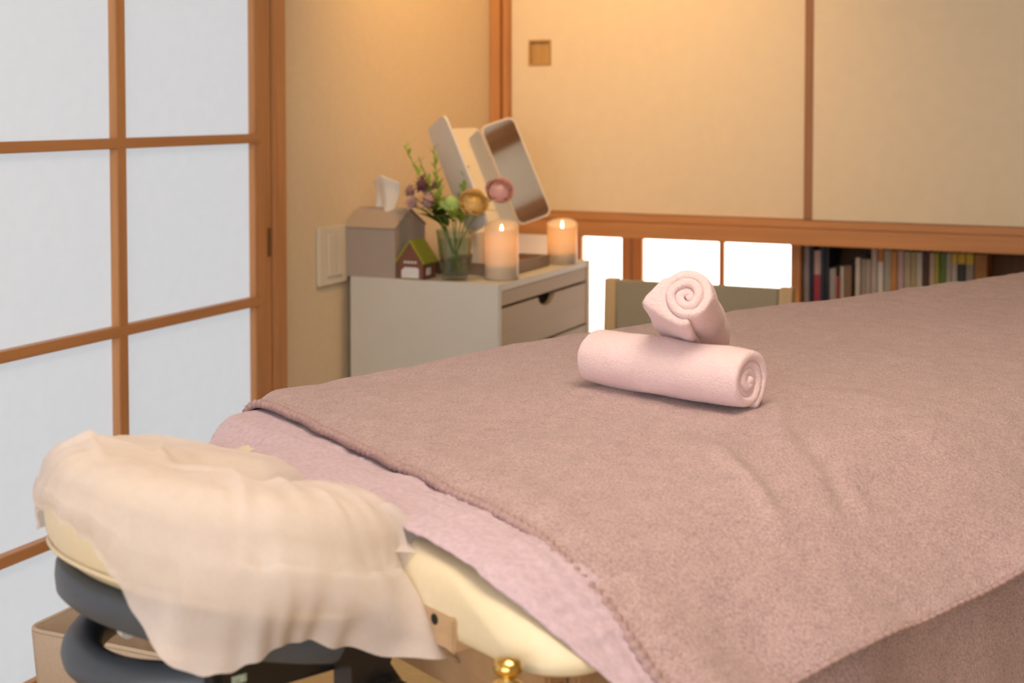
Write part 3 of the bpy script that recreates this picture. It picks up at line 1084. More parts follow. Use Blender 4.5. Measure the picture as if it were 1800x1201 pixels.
def roll_towel(name, label, c0, c1, radius, turns, thick, point=0.0, phase=0.0, squash=0.96, seed=1, rest=None):
    """spiral band swept from c0 to c1 (axis); point > 0 draws the outer layer out to a corner"""
    c0, c1 = Vector(c0), Vector(c1)
    ax = (c1 - c0).normalized()
    ln = (c1 - c0).length
    side = ax.cross(Vector((0, 0, 1))).normalized()
    upv = side.cross(ax)
    n = int(turns * 40)
    r_in = 0.0035
    cen = []
    for i in range(n + 1):
        t = i / n
        th = 2 * math.pi * turns * t + phase
        rr = r_in + (radius - thick / 2 - r_in) * t
        wob = 1 + 0.05 * math.sin(3 * th + seed) * (1 - t)
        cen.append((rr * wob * math.cos(th), rr * wob * math.sin(th) * squash))
    cen = np.array(cen, float)
    tg = np.gradient(cen, axis=0)
    tg /= np.linalg.norm(tg, axis=1)[:, None]
    nr = np.stack([-tg[:, 1], tg[:, 0]], -1)
    # closed outline of the band with a rounded fold at both ends
    th2 = thick * 0.47
    out = cen + nr * th2
    inn = cen - nr * th2
    if point:
        # the outermost layer is drawn out to a corner (hull of circle and a point)
        al = math.acos(radius / (radius + point))
        for i in range(n + 1):
            k = float(smooth01(np.array((i / n * turns - (turns - 1.0)) / 0.12)))
            th = 2 * math.pi * turns * i / n + phase
            a = abs(((th - math.pi * 1.06) + math.pi) % (2 * math.pi) - math.pi)
            if a < al:
                rr = radius / math.cos(al - a)
                rr = min(rr, radius + point * (1 - 0.10 * math.exp(-(a / 0.10) ** 2)))
                tgt = np.array([math.cos(th), math.sin(th) * squash]) * rr
                e_ = inn if np.hypot(*inn[i]) > np.hypot(*out[i]) else out
                e_[i] = e_[i] * (1 - k) + tgt * k
    e1 = [cen[-1] + tg[-1] * th2 * math.sin(a) + nr[-1] * th2 * math.cos(a) for a in np.linspace(0, math.pi, 7)[1:-1]]
    e0 = [cen[0] - tg[0] * th2 * math.sin(a) - nr[0] * th2 * math.cos(a) for a in np.linspace(0, math.pi, 7)[1:-1]]
    loop_ = np.array(list(out) + e1 + list(inn[::-1]) + e0)
    ctr = np.array([list(cen[i]) for i in range(n + 1)] + [list(cen[-1])] * 5 + [list(cen[i]) for i in range(n, -1, -1)] + [list(cen[0])] * 5)
    m = 36
    rows = []
    stations = [(-0.0035, 0.35), (-0.0025, 0.7), (-0.0008, 0.92)] + [(x, 1.0) for x in np.linspace(0.002, ln - 0.002, m)] + [(ln + 0.0008, 0.92), (ln + 0.0025, 0.7), (ln + 0.0035, 0.35)]
    turn_of = np.array([i / n * turns for i in range(n + 1)] + [turns] * 5 + [i / n * turns for i in range(n, -1, -1)] + [0] * 5)
    for xs, sc in stations:
        L2 = ctr + (loop_ - ctr) * sc
        # inner turns stand slightly in or out of the end
        rad = np.hypot(L2[:, 0], L2[:, 1])
        endk = 1 - min(xs, ln - xs) / (ln / 2)
        pull = 0.0025 * np.sin(turn_of * 2.2 + seed) * max(0, endk)
        # soft dents
        dn = 0.0022 * fbm2(np.full(len(L2), xs * 18 + seed * 3.1), np.arctan2(L2[:, 1], L2[:, 0]) * 1.4 + 9, seed, 2) * (rad / radius)
        bulge = 1 - 0.06 * max(0, endk) ** 5
        L2 = L2 * (bulge + dn / np.maximum(rad, 0.004))[:, None]
        base = np.array(c0) + np.outer(xs + pull, np.array(ax)) if False else None
        rows.append([tuple(c0 + ax * (xs + (pull[k] if xs > ln / 2 else -pull[k])) + side * L2[k, 0] + upv * L2[k, 1]) for k in range(len(L2))])
    mb = MB().grid(rows, closed_v=True)
    kk = len(rows[0])
    # end caps as strips between the outer and inner edge of the band
    for base, flip in ((0, True), ((len(rows) - 1) * kk, False)):
        for i in range(n):
            a, b2 = base + i, base + i + 1
            c_, d_ = base + (n + 1) + 5 + (n - i - 1), base + (n + 1) + 5 + (n - i)
            mb.f.append((a, b2, c_, d_) if not flip else (d_, c_, b2, a))
        mb.f.append(tuple(base + n + k for k in range(7)))
        e_ = base + (n + 1) + 5 + n
        mb.f.append(tuple([e_] + [base + (n + 1) * 2 + 5 + k for k in range(5)] + [base]))
    if rest:
        # the soft roll settles flat on what carries it
        mb.v = [(p[0], p[1], rest + 0.15 * (p[2] - rest) if p[2] < rest else p[2]) for p in mb.v]
    o = mb.build(name, M['pink'], None, smooth=True)
    return tag(o, label, 'towel', 'rolled pink towels')


roll_towel('rolled_towel', 'pale pink rolled towel lying flat on the mauve towel', (-0.653, 1.700, 0.8190), (-0.433, 1.628, 0.8205), 0.0450, 3.2, 0.0137, rest=0.7862, seed=2, phase=2.95)
roll_towel('rolled_towel', 'pale pink rolled towel perched on top of the other roll', (-0.505, 1.617, 0.9195), (-0.537, 1.815, 0.838), 0.0410, 2.75, 0.0128, point=0.021, phase=0.0, seed=5, squash=1.0)

# ------------------------------------------------------------------ drawer cabinet in the corner
CX0, CX1, CY0, CY1, CZ = -1.845, -1.428, 3.055, 3.665, 0.715
cab = tag(empty('drawer_cabinet', ((CX0 + CX1) / 2, (CY0 + CY1) / 2, 0)), 'white drawer cabinet against the plaster wall', 'cabinet')
mb = MB()
mb.box(CX0, CX1, CY0, CY0 + 0.018, 0.0, CZ, 0.0015)
mb.box(CX0, CX1, CY1 - 0.018, CY1, 0.0, CZ, 0.0015)
mb.box(CX0, CX1 - 0.002, CY0 + 0.018, CY1 - 0.018, CZ - 0.018, CZ - 0.001, 0.001)
mb.box(CX0, CX0 + 0.01, CY0 + 0.018, CY1 - 0.018, 0.02, CZ - 0.018)
mb.box(CX0, CX1 - 0.03, CY0 + 0.018, CY1 - 0.018, 0.02, 0.04)
mb.build('carcass', M['white_lac'], cab)
B('interior', M['black'], cab, CX0 + 0.011, CX1 - 0.024, CY0 + 0.019, CY1 - 0.019, 0.041, CZ - 0.019)
B('top_rail', M['front'], cab, CX1 - 0.022, CX1 - 0.003, CY0 + 0.0185, CY1 - 0.0185, 0.660, CZ - 0.0185, 0.001)
zt = 0.653
for k, h in enumerate((0.112, 0.112, 0.112, 0.14, 0.14)):
    z0, z1 = zt - h, zt
    yc = (CY0 + CY1) / 2
    cut = [(yc + 0.055 * math.cos(a), z1 - 0.026 * math.sin(a)) for a in np.linspace(0, math.pi, 15)]
    y0, y1 = CY0 + 0.022, CY1 - 0.022
    poly = [(y0, z1), (y0, z0), (y1, z0), (y1, z1)] + cut
    mb = MB().prism(poly, lambda p: (CX1 - 0.020, p[0], p[1]), lambda p: (CX1 - 0.003, p[0], p[1]))
    d = mb.build('drawer', M['front'], cab)
    zt = z0 - 0.006

# ------------------------------------------------------------------ things on the cabinet
# house-shaped tissue box
tb = tag(empty('tissue_box', (-1.79, 3.142, CZ)), 'grey house-shaped tissue box on the cabinet', 'tissue box')
x0, x1, y0, y1 = -1.8635, -1.718, 3.062, 3.222
gab = [(y0, CZ), (y1, CZ), (y1, 0.838), ((y0 + y1) / 2, 0.882), (y0, 0.838)]
mb = MB()
mb.prism(gab, lambda p: (x0, p[0], p[1]), lambda p: (x1, p[0], p[1]))
mb.build('body', M['grey_box'], tb)
ym = (y0 + y1) / 2
for sgn in (-1, 1):
    ya = ym + sgn * (y1 - ym + 0.003)
    mb = MB().prism([(ya, 0.8385), (ym, 0.8845), (ym, 0.8875), (ya + sgn * 0.002, 0.8415)], lambda p: (x0 - 0.001, p[0], p[1]), lambda p: (x1 + 0.002, p[0], p[1]))
    mb.build('roof_panel', M['grey_box'], tb)
rows = []
for i in range(16):
    t = i / 15
    rows.append([])
    for j in range(12):
        q = j / 11
        x = -1.792 + (q - 0.5) * (0.055 + 0.022 * t) + 0.006 * t
        y = ym - 0.012 + 0.010 * math.sin(q * 6 + t * 2) + 0.012 * math.sin(t * 3)
        z = 0.866 + 0.105 * t - 0.018 * t * abs(q - 0.45) * 2
        rows[-1].append((x, y, z))
MB().grid(rows).build('tissue', M['tissue'], tb, smooth=True, solid=0.0006)

# toy house
th_ = tag(empty('toy_house', (-1.677, 3.10, CZ)), 'tiny brown toy house with green roof on the cabinet', 'toy house')
x0, x1, y0, y1 = -1.714, -1.641, 3.066, 3.136
xm = (x0 + x1) / 2
ev, rg = 0.757, 0.808
MB().prism([(x0, CZ), (x1, CZ), (x1, ev), (xm, rg), (x0, ev)], lambda p: (p[0], y0, p[1]), lambda p: (p[0], y1, p[1])).build('walls', M['brick'], th_)
for sgn in (-1, 1):
    xe = xm + sgn * (x1 - xm + 0.004)
    MB().prism([(xe, ev - 0.005), (xm, rg + 0.001), (xm, rg + 0.006), (xe + sgn * 0.002, ev)], lambda p: (p[0], y0 - 0.003, p[1]), lambda p: (p[0], y1 + 0.003, p[1])).build('roof_panel', M['roof'], th_)
dz = MB()
pl_ = [(x0 + 0.013, CZ + 0.003), (x1 - 0.011, CZ + 0.003), (x1 - 0.011, CZ + 0.026), (x1 - 0.016, CZ + 0.030), (x0 + 0.022, CZ + 0.030), (x0 + 0.013, CZ + 0.022)]
dz.prism(pl_, lambda p: (p[0], y0 - 0.0015, p[1]), lambda p: (p[0], y0 + 0.001, p[1]))
dz.build('doorway', M['white'], th_)
mb = MB()
mb.box(x0 + 0.015, x1 - 0.018, y0 - 0.0025, y0 - 0.0014, CZ + 0.004, CZ + 0.012, 0.0004)
mb.build('car_shape', M['tissue'], th_)
for k in range(4):
    xx = x0 + 0.020 + k * 0.0095
    mb = MB()
    mb.box(xx, xx + 0.0062, y0 - 0.0012, y0 + 0.001, CZ + 0.040, CZ + 0.0455)
    mb.build('sign_mark', M['white'], th_)
mb = MB()
mb.box(x1 - 0.001, x1 + 0.001, y0 + 0.018, y0 + 0.040, CZ + 0.010, CZ + 0.028)
mb.build('side_window', M['tissue'], th_)

# glass vase
VX, VY = -1.578, 3.118
vase = tag(empty('vase', (VX, VY, CZ)), 'clear tapered glass vase of water on the cabinet', 'vase')
MB().lathe([(0.0, 0.001), (0.031, 0.001), (0.0335, 0.006), (0.0475, 0.122), (0.0485, 0.124), (0.0465, 0.124), (0.0325, 0.010), (0.0, 0.009)], VX, VY, 40, CZ).build('glass', M['glass'], vase, smooth=True)
MB().lathe([(0.0, 0.0095), (0.0318, 0.0105), (0.0435, 0.100), (0.0, 0.100)], VX, VY, 40, CZ).build('water', M['water'], vase, smooth=True)


def bez(p0, p1, p2, n=14):
    p0, p1, p2 = Vector(p0), Vector(p1), Vector(p2)
    return [tuple(p0 * (1 - t) ** 2 + p1 * 2 * t * (1 - t) + p2 * t * t) for t in [i / (n - 1) for i in range(n)]]


def stem_to(fl, tip, r=0.0018, bottom=None):
    tip = Vector(tip)
    a = random.uniform(0, 6.28)
    d = Vector((VX - tip.x, VY - tip.y, 0))
    b0 = Vector((VX, VY, CZ + 0.014)) + d.normalized() * 0.018 + Vector((0, 0.012 * math.sin(a), 0))
    rim = Vector((VX, VY, CZ + 0.124)) - d.normalized() * min(0.030, d.length * 0.45)
    mid = rim + (rim - b0) * 0.35
    pts = bez(b0, b0.lerp(rim, 0.6), rim, 6) + bez(rim, mid, tip, 10)[1:]
    MB().tube(pts, r, 8).build('stem', M['stem'], fl, smooth=True)
    return pts


def leaf(mb, base, direction, ln, wd, curl=0.3):
    base = Vector(base)
    d = Vector(direction).normalized()
    sd = d.cross(Vector((0, 0, 1)))
    if sd.length < 0.1:
        sd = Vector((1, 0, 0))
    sd.normalize()
    up = sd.cross(d)
    rows = []
    for i in range(7):
        t = i / 6
        c = base + d * ln * t + up * (-curl * ln * t * t)
        w = wd * math.sin(math.pi * (0.06 + 0.94 * t) ** 0.8) * 0.5 + 0.0002
        rows.append([tuple(c - sd * w + up * w * 0.25), tuple(c), tuple(c + sd * w + up * w * 0.25)])
    return mb.grid(rows)


def rosette(cx, face, R, layers, per, mat_name, mb=None):
    """ranunculus: nested cups of round overlapping petals about the axis 'face'"""
    c = Vector(cx)
    n = Vector(face).normalized()
    s1 = n.orthogonal().normalized()
    s2 = n.cross(s1)
    mb = MB()
    for L_ in range(layers):
        t = L_ / max(1, layers - 1)          # 0 heart .. 1 outside
        rr = R * (0.34 + 0.66 * t)
        rim = math.radians(14 + 66 * t)      # opening angle of this cup
        npet = per + (L_ > 1)
        for k in range(npet):
            a0 = 2 * math.pi * (k + 0.5 * (L_ % 2)) / npet + random.uniform(-0.15, 0.15)
            half = 1.25 * math.pi / npet
            rj = rr * random.uniform(0.95, 1.06)
            rows = []
            for i in range(7):
                q = i / 6
                pol = math.radians(158) + (rim - math.radians(158)) * q
                w = half * (0.55 + 0.55 * math.sin(math.pi * min(1, 0.2 + 0.62 * q))) * (1 if q < 0.9 else 0.72)
                row = []
                for x in (-1, -0.5, 0, 0.5, 1):
                    az = a0 + w * x
                    p2 = pol + 0.16 * x * x * q
                    r2 = rj * (1 + 0.10 * q * q + 0.03 * x)
                    row.append(tuple(c + n * (r2 * 0.86 * math.cos(p2)) + (s1 * math.cos(az) + s2 * math.sin(az)) * (r2 * math.sin(p2))))
                rows.append(row)
            mb.grid(rows)
    return mb


def flower(name, label, head, face, R, mat, heart=None, layers=5, per=5, group='flowers in the glass vase'):
    fl = tag(empty(name, (VX, VY, CZ + 0.012)), label, 'flower', group)
    f = Vector(face).normalized()
    stem_to(fl, Vector(head) - f * R * 0.42)
    bl = rosette(head, face, R, layers, per, mat).build('blossom', M[mat], fl, smooth=True)
    if heart:
        c = Vector(head) + f * R * 0.12
        bm = bmesh.new()
        bmesh.ops.create_icosphere(bm, subdivisions=2, radius=R * 0.30)
        for q in bm.verts:
            q.co = c + q.co
        MB().bm(bm).build('heart', M[heart], fl, smooth=True)
    mb = MB()
    for k in range(5):
        a = 2 * math.pi * k / 5
        s1 = f.orthogonal().normalized()
        s2 = f.cross(s1)
        dr = s1 * math.cos(a) + s2 * math.sin(a)
        leaf(mb, Vector(head) - f * R * 0.45, dr + f * 0.4, R * 0.8, R * 0.4, 0.0)
    mb.build('sepals', M['leaf'], fl, smooth=True)
    return fl


fy = flower('ranunculus', 'yellow ranunculus facing the massage table', (-1.512, 3.090, 0.912), (0.50, -0.62, 0.60), 0.034, 'yellow', 'yellowc', 9, 6)
fp = flower('ranunculus', 'pink ranunculus in front of the mirror', (-1.468, 3.150, 0.940), (0.5, -0.6, 0.55), 0.033, 'pinkp', 'pinkp', 8, 6)
# green bud with pinkish tip
fl = tag(empty('ranunculus_bud', (VX, VY, CZ + 0.012)), 'round green ranunculus bud left of the yellow bloom', 'flower', 'flowers in the glass vase')
hc = Vector((-1.571, 3.085, 0.908))
stem_to(fl, hc - Vector((0, 0, 0.02)))
rosette(hc, (0.1, -0.2, 1), 0.026, 4, 5, 'bud').build('blossom', M['bud'], fl, smooth=True)
bm = bmesh.new()
bmesh.ops.create_icosphere(bm, subdivisions=2, radius=0.018)
for q in bm.verts:
    q.co = hc + Vector((q.co.x, q.co.y, q.co.z * 1.1))
MB().bm(bm).build('heart', M['bud'], fl, smooth=True)
mb = MB()
for k in range(6):
    a = k * 1.05
    leaf(mb, hc + Vector((0, 0, -0.008)), (math.cos(a), math.sin(a), 0.15), 0.042, 0.016, 0.35)
mb.build('collar_leaves', M['leaf'], fl, smooth=True)

# small masterwort heads
for (x, y, z, r, m, lab) in ((-1.706, 3.12, 0.928, 0.020, 'mauvep', 'small brown-mauve flower at the far left of the bouquet'),
                             (-1.660, 3.10, 0.947, 0.026, 'mauved', 'dark plum flower, darkest of the bouquet'),
                             (-1.690, 3.10, 0.900, 0.023, 'mauvel', 'pale mauve flower hanging lowest on the left of the bouquet'),
                             (-1.640, 3.095, 0.908, 0.026, 'mauvel', 'pale mauve flower next to the green bud'),
                             (-1.636, 3.13, 0.950, 0.018, 'mauvep', 'small mauve flower just right of the plum one')):
    fl = tag(empty('masterwort', (VX, VY, CZ + 0.012)), lab, 'flower', 'flowers in the glass vase')
    stem_to(fl, (x, y, z - 0.004), 0.0016)
    f = Vector((0.25 + random.uniform(-.3, .3), -0.8, 0.5 + random.uniform(-.3, .3))).normalized()
    s1 = f.orthogonal().normalized()
    s2 = f.cross(s1)
    mb = MB()
    for k in range(12):
        a = 2 * math.pi * k / 12
        leaf(mb, (x, y, z), (s1 * math.cos(a) + s2 * math.sin(a)) + f * 0.35, r * 1.15, r * 0.55, -0.1)
    mb.build('bracts', M[m], fl, smooth=True)
    mb = MB()
    for k in range(26):
        a = k * 2.4
        rr = r * 0.55 * math.sqrt(k / 26)
        p = Vector((x, y, z)) + (s1 * math.cos(a) + s2 * math.sin(a)) * rr
        mb.tube([tuple(p), tuple(p + f * r * (0.75 - 0.4 * k / 26))], [r * 0.06, r * 0.10], 5)
    mb.build('florets', M[m], fl, smooth=True)
    mb = MB()
    leaf(mb, (x * 0.45 + VX * 0.55, y, z * 0.45 + 0.84 * 0.55), (-0.4, -0.3, 0.6), 0.060, 0.024)
    leaf(mb, (x * 0.35 + VX * 0.65, y, z * 0.35 + 0.84 * 0.65), (0.1, -0.6, 0.4), 0.060, 0.026)
    mb.build('leaves', M['leafd'], fl, smooth=True)

# tall green spikes
for (x, y, z, n, lab) in ((-1.722, 3.12, 1.048, 20, 'tall green leafy spike leaning furthest left'), (-1.693, 3.14, 1.020, 9, 'thin faint green spike behind the leftmost one'),
                          (-1.633, 3.11, 1.045, 22, 'tall green leafy spike upright in the middle of the bouquet'), (-1.560, 3.14, 0.990, 14, 'short feathery green spike over the green bud')):
    fl = tag(empty('green_spike', (VX, VY, CZ + 0.012)), lab, 'foliage', 'green spikes in the glass vase')
    pts = stem_to(fl, (x, y, z), 0.0013)
    mb = MB()
    up = [Vector(p) for p in pts[6:]]
    for k in range(n):
        t = (k + 0.5) / n * (len(up) - 1)
        i = min(int(t), len(up) - 2)
        p = up[i].lerp(up[i + 1], t - i)
        a = k * 2.4
        sz = 0.038 * (1.15 - 0.6 * k / n)
        leaf(mb, p, (0.7 * math.cos(a), 0.7 * math.sin(a), 1.0), sz, sz * 0.44, 0.1)
    mb.build('leaflets', M['leaf'], fl, smooth=True)
# broad leaves under the blooms
fl = tag(empty('leaf_spray', (VX, VY, CZ + 0.012)), 'spray of broad green leaves under the yellow bloom', 'foliage', 'green spikes in the glass vase')
stem_to(fl, (-1.56, 3.09, 0.885), 0.0018)
for (p, d, ln, wd, m) in (((-1.56, 3.09, 0.885), (0.8, -0.2, 0.15), 0.06, 0.022, 'leaf'), ((-1.56, 3.09, 0.88), (-0.7, -0.3, 0.3), 0.05, 0.02, 'leafd'), ((-1.57, 3.1, 0.86), (-0.8, 0, 0.6), 0.06, 0.022, 'leafd'),
                          ((-1.55, 3.12, 0.88), (0.9, 0.3, 0.35), 0.085, 0.018, 'leaf'), ((-1.585, 3.1, 0.845), (-0.5, -0.4, 0.8), 0.06, 0.02, 'leafd'), ((-1.59, 3.1, 0.85), (0.0, -0.5, 0.8), 0.05, 0.02, 'leafd'), ((-1.60, 3.1, 0.845), (-0.7, -0.2, 0.7), 0.075, 0.026, 'leafd'), ((-1.61, 3.1, 0.86), (-0.6, -0.3, 0.5), 0.06, 0.026, 'leaf'),
                          ((-1.60, 3.09, 0.85), (-0.3, -0.4, 0.9), 0.07, 0.024, 'leafd'), ((-1.57, 3.09, 0.87), (0.3, -0.4, 0.4), 0.06, 0.026, 'leaf')):
    mb = MB()
    leaf(mb, p, d, ln, wd)
    mb.build('leaf', M[m], fl, smooth=True)


# flameless pillar candles with a wavy, slanting rim
def candle(x, y, R, h, label, turn):
    e = tag(empty('pillar_candle', (x, y, CZ)), label, 'candle', 'lit pillar candles on the cabinet')
    n = 48

    def rim(a):
        return h - 0.020 * (0.5 + 0.5 * math.cos(a - turn)) ** 1.5 - 0.002 * math.sin(2 * a + 1)
    rows = []
    for r, f in ((0.0, 0.0), (R * 0.97, 0.0), (R, 0.004), (R, 0.3), (R, 0.6), (R, 0.85), (R, 1.0), (R * 0.97, 1.012), (R * 0.92, 1.0), (R * 0.86, 0.88), (R * 0.5, 0.80), (0.0, 0.78)):
        rows.append([])
        for j in range(n):
            a = 2 * math.pi * j / n
            zz = rim(a) * f if f >= 0.95 else min(h * f, rim(a) * 0.99)
            rows[-1].append((x + r * math.cos(a), y + r * math.sin(a), CZ + 0.0005 + zz))
    MB().grid(rows, closed_v=True).build('wax_body', M['wax'], e, smooth=True)
    MB().tube([(x, y, CZ + 0.002), (x, y, CZ + h * 0.26)], R * 0.93, 32).build('battery_case', M['plastic_w'], e, autos=40)  # hidden block, added to keep the inner light out of the lower wax
    zf = CZ + h * 0.79
    MB().lathe([(0.0, 0.0), (0.0022, 0.003), (0.0035, 0.009), (0.003, 0.015), (0.0014, 0.021), (0.0, 0.025)], x, y, 14, zf).build('flame', M['flame'], e, smooth=True)
    Lc = bpy.data.lights.new('candle_light', 'POINT')
    Lc.energy = 0.075
    Lc.color = (1.0, 0.55, 0.20)
    Lc.shadow_soft_size = 0.012
    lo = bpy.data.objects.new('candle_light', Lc)
    C.objects.link(lo)
    lo.parent = e
    lo.location = (0, 0, h * 0.66)


candle(-1.474, 3.172, 0.0425, 0.142, 'near ivory pillar candle by the glass vase', math.radians(-70))
candle(-1.470, 3.560, 0.0415, 0.117, 'far ivory pillar candle at the back corner of the cabinet', math.radians(-70))

# make-up box with a three-part folding mirror
HX, HZ = -1.577, 0.817         # lower edge of the middle mirror
LEAN = math.radians(24)
tray = tag(empty('mirror_stand', (-1.58, 3.35, CZ)), 'three-part folding mirror standing on a grey wooden tray', 'mirror')
tx0, tx1, ty0, ty1, tz = -1.690, -1.478, 3.215, 3.490, 0.030
mb = MB()
mb.box(tx0, tx1, ty0, ty0 + 0.01, CZ + 0.0005, CZ + tz, 0.001)
mb.box(tx0, tx1, ty1 - 0.01, ty1, CZ + 0.0005, CZ + tz, 0.001)
mb.box(tx0, tx0 + 0.01, ty0 + 0.01, ty1 - 0.01, CZ + 0.0005, CZ + tz, 0.001)
mb.box(tx1 - 0.01, tx1, ty0 + 0.01, ty1 - 0.01, CZ + 0.0005, CZ + tz, 0.001)
mb.build('tray', M['trayw'], tray)
B('lining', M['tray_in'], tray, tx0 + 0.0105, tx1 - 0.0105, ty0 + 0.0105, ty1 - 0.0105, CZ + 0.001, CZ + 0.018)
hu = Vector((-math.sin(LEAN), 0, math.cos(LEAN)))
hn = Vector((math.cos(LEAN), 0, math.sin(LEAN)))


def mirror_panel(name, origin, wdir, width, height, r):
    o = Vector(origin)
    wv = Vector(wdir).normalized()
    nv = wv.cross(hu).normalized()
    if nv.dot(hn) < 0:
        nv = -nv
    pts = rrect(0, width, 0, height, r, 6)
    fn = lambda off, ins: (lambda p: tuple(o + wv * (width / 2 + (p[0] - width / 2) * ins) + hu * (height / 2 + (p[1] - height / 2) * ins) + nv * off))
    bk = MB().prism(pts, fn(-0.006, 1), fn(0.0, 1)).build(name, M['mirback'], tray)
    MB().prism(rrect(0.004, width - 0.004, 0.004, height - 0.004, r - 0.003, 6), fn(0.0002, 1), fn(0.0010, 1)).build('mirror_glass', M['mirror'], bk)


MH = 0.297
YN, YFAR = 3.205, 3.500
o0 = Vector((HX, YN, HZ - 0.0))
mirror_panel('middle_panel', o0, (0, 1, 0), YFAR - YN, MH, 0.02)
phi = math.radians(48)
mirror_panel('wing_panel', Vector((HX, YFAR + 0.003, HZ)) + hn * 0.002, Vector((0, 1, 0)) * math.cos(phi) + hn * math.sin(phi), 0.104, MH, 0.020)
phi = math.radians(52)
mirror_panel('wing_panel', Vector((HX, YN - 0.003, HZ)) + hn * 0.002, Vector((0, -1, 0)) * math.cos(phi) + hn * math.sin(phi), 0.125, MH, 0.020)
# prop behind the middle panel and foot block down to the tray
mb = MB()
mb.prism([(HX - 0.012, CZ + 0.019), (HX + 0.012, CZ + 0.019), (HX + 0.004, HZ + 0.004), (HX - 0.008, HZ + 0.004)], lambda p: (p[0], YN + 0.03, p[1]), lambda p: (p[0], YFAR - 0.03, p[1]))
mb.build('hinge_block', M['mirback'], tray)

# wall plate with two rockers
wp_ = tag(empty('switch_plate', (XL + 0.004, 3.003, 0.70)), 'cream double switch plate on the plaster wall', 'switch plate')
B('plate', M['plastic_w'], wp_, XL + 0.0005, XL + 0.010, 2.935, 3.072, 0.700, 0.848, 0.003)
for ya in (2.972, 3.010):
    B('rocker', M['plastic_w'], wp_, XL + 0.0102, XL + 0.015, ya, ya + 0.034, 0.722, 0.828, 0.0015)

# ------------------------------------------------------------------ chair by the low window
ch = tag(empty('chair', (-1.05, 3.36, 0)), 'pale wooden chair with grey upholstered back by the low window', 'chair')
for x in (-1.30, -0.835):
    MB().prism([(x, 0), (x + 0.032, 0), (x + 0.032, 1), (x, 1)], lambda p: (p[0], 3.40 + 0.04 * p[1], 0.001 if p[1] == 0 else 0.694), lambda p: (p[0], 3.435 + 0.04 * p[1], 0.001 if p[1] == 0 else 0.694)).build('back_post', M['chairwood'], ch)
B('back_pad', M['chairfab'], ch, -1.267, -0.836, 3.436, 3.468, 0.46, 0.691, 0.004)
B('seat', M['chairfab'], ch, -1.30, -0.805, 2.99, 3.40, 0.40, 0.45, 0.012)
for x in (-1.30, -0.837):
    B('leg', M['chairwood'], ch, x, x + 0.032, 2.995, 3.027, 0.001, 0.40, 0.003)

# ------------------------------------------------------------------ bookshelf with books under the closet
bs = tag(empty('bookshelf', (-0.2, 4.25, 0)), 'low wooden bookshelf under the closet', 'bookshelf')
B('side_panel', M['wood_z'], bs, -0.950, -0.922, 4.05, 4.34, 0.0, 0.764, 0.002)
B('side_panel', M['wood_z'], bs, 0.80, 0.828, 4.05, 4.34, 0.0, 0.764, 0.002)
B('back_panel', M['wood_dark'], bs, -0.922, 0.80, 4.32, 4.339, 0.0, 0.764)
B('shelf', M['wood_x'], bs, -0.922, 0.80, 4.06, 4.319, 0.44, 0.46, 0.001)
B('shelf', M['wood_x'], bs, -0.922, 0.80, 4.06, 4.319, 0.05, 0.07, 0.001)
BOOKS = [(-0.918, -0.902, .745, (.36, .31, .33), 'tall grey-lilac book against the left end of the bookshelf'),
         (-0.900, -0.890, .745, (.02, .025, .05), 'thin tall navy book between lilac and pink spines'),
         (-0.889, -0.869, .725, (.62, .42, .40), 'pinkish white book with a red foot'),
         (-0.868, -0.856, .745, (.015, .03, .06), 'first of two tall dark blue books'),
         (-0.8555, -0.845, .745, (.03, .035, .05), 'slate black book right of the dark blue one'),
         (-0.843, -0.824, .675, (.40, .38, .36), 'short light grey book before the low red one'),
         (-0.823, -0.814, .655, (.42, .06, .06), 'short thin red book on the shelf'),
         (-0.813, -0.801, .682, (.62, .56, .46), 'short cream book right of the red one'),
         (-0.800, -0.780, .685, (.27, .16, .10), 'short brown book in the left gap'),
         (-0.768, -0.754, .710, (.66, .60, .52), 'ivory book standing alone right of a dark gap'),
         (-0.753, -0.739, .706, (.42, .33, .28), 'taupe book left of its paler twin'),
         (-0.738, -0.724, .706, (.48, .39, .33), 'pale taupe book left of the tall white one'),
         (-0.723, -0.707, .738, (.55, .45, .40), 'tall off-white book beside the orange-topped one'),
         (-0.706, -0.690, .738, (.62, .24, .07), 'white book with orange spine top'),
         (-0.688, -0.668, .735, (.42, .39, .32), 'greenish grey book left of the orange one'),
         (-0.667, -0.650, .735, (.58, .25, .06), 'orange book between grey and pink'),
         (-0.649, -0.632, .735, (.55, .38, .38), 'dusty pink book right of the orange one'),
         (-0.631, -0.613, .733, (.47, .38, .27), 'beige book, left of two'),
         (-0.612, -0.598, .733, (.44, .36, .20), 'olive beige book, right of two'),
         (-0.597, -0.580, .733, (.56, .50, .42), 'whitish book left of the dark brown one'),
         (-0.579, -0.563, .735, (.06, .025, .015), 'dark brown book among pale ones'),
         (-0.562, -0.548, .733, (.60, .40, .30), 'peach book right of the dark brown one'),
         (-0.547, -0.534, .735, (.36, .34, .04), 'yellow-green book beside the deep green one'),
         (-0.533, -0.517, .735, (.12, .20, .03), 'deep green book beside the yellow-green one'),
         (-0.516, -0.501, .735, (.40, .36, .31), 'light grey book right of the green one'),
         (-0.500, -0.485, .735, (.46, .41, .36), 'pale grey book left of the yellow-topped ones'),
         (-0.484, -0.464, .735, (.03, .03, .025), 'black book with broad yellow top'),
         (-0.463, -0.442, .735, (.30, .26, .22), 'brown-grey book with yellow top'),
         (-0.440, -0.406, .735, (.34, .15, .03), 'thick orange-brown book at the right end')]
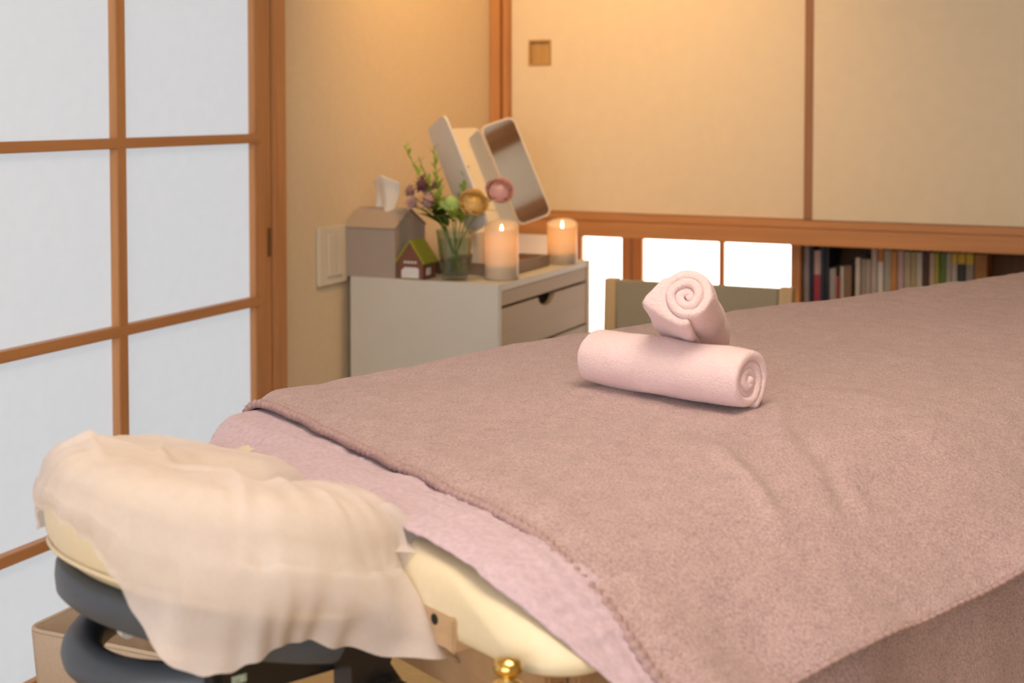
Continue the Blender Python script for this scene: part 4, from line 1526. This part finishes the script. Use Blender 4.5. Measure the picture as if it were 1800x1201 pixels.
for (x0, x1, zt, col, lab) in BOOKS:
    m = simple('cover_' + '_'.join(lab.split()[:3]).replace('-', '_').lower(), col, 0.55, 0.06, 60)
    e = tag(empty('book', ((x0 + x1) / 2, 4.15, 0.46)), lab, 'book', 'books on the bookshelf')
    yb = 4.075 + random.uniform(0, 0.012)
    g = 0.0006
    mb = MB()
    mb.box(x0 + g, x0 + g + 0.0016, yb, yb + 0.15, 0.4605, zt)
    mb.box(x1 - g - 0.0016, x1 - g, yb, yb + 0.15, 0.4605, zt)
    mb.box(x0 + g + 0.0016, x1 - g - 0.0016, yb, yb + 0.002, 0.4605, zt)
    cv_ = mb.build('cover', m, e)
    B('pages', M['tissue'], e, x0 + 0.0023, x1 - 0.0023, yb + 0.0022, yb + 0.147, 0.463, zt - 0.003)
    if 'yellow' in lab and 'top' in lab:
        B('spine_band', M['yellowband'] if 'yellowband' in M else M.setdefault('yellowband', simple('yellow_band', (.62, .42, .02), 0.5)), cv_, x0 + g, x1 - g, yb - 0.0008, yb - 0.0001, 0.705, zt)
    if 'red foot' in lab:
        B('spine_band', M.setdefault('redband', simple('red_band', (.45, .05, .08), 0.5)), cv_, x0 + g, x1 - g, yb - 0.0008, yb - 0.0001, 0.4605, 0.655)
    if 'orange spine top' in lab:
        B('spine_band', M['tissue'], cv_, x0 + g, x1 - g, yb - 0.0008, yb - 0.0001, 0.4605, 0.70)

# ------------------------------------------------------------------ fabric bin by the screens
bn = tag(empty('storage_bin', (-1.55, 1.95, 0)), 'beige fabric storage bin on the floor by the paper screen', 'bin')
bx0, bx1, by0, by1, bz = -1.735, -1.375, 1.80, 2.10, 0.255
rows = []
for ins, z in ((0.03, 0.001), (0.018, 0.004), (0.012, 0.06), (0.004, 0.18), (0.0, bz - 0.004), (0.002, bz), (0.006, bz), (0.008, bz - 0.004), (0.02, 0.06), (0.026, 0.012)):
    rows.append([(p[0], p[1], z) for p in rrect(bx0 + ins, bx1 - ins, by0 + ins, by1 - ins, 0.025, 5)])
mb = MB().grid(rows, closed_v=True)
nn = len(rows[0])
mb.f.append(tuple(range(nn)))
mb.f.append(tuple((len(rows) - 1) * nn + j for j in range(nn)))
mb.build('body', M['bin'], bn, autos=40)
MB().tube([(p[0], p[1], bz) for p in rrect(bx0 + 0.003, bx1 - 0.003, by0 + 0.003, by1 - 0.003, 0.025, 5)] + [(bx1 - 0.003, by1 - 0.028, bz)], 0.004, 8).build('rim_binding', M['bin'], bn, smooth=True)
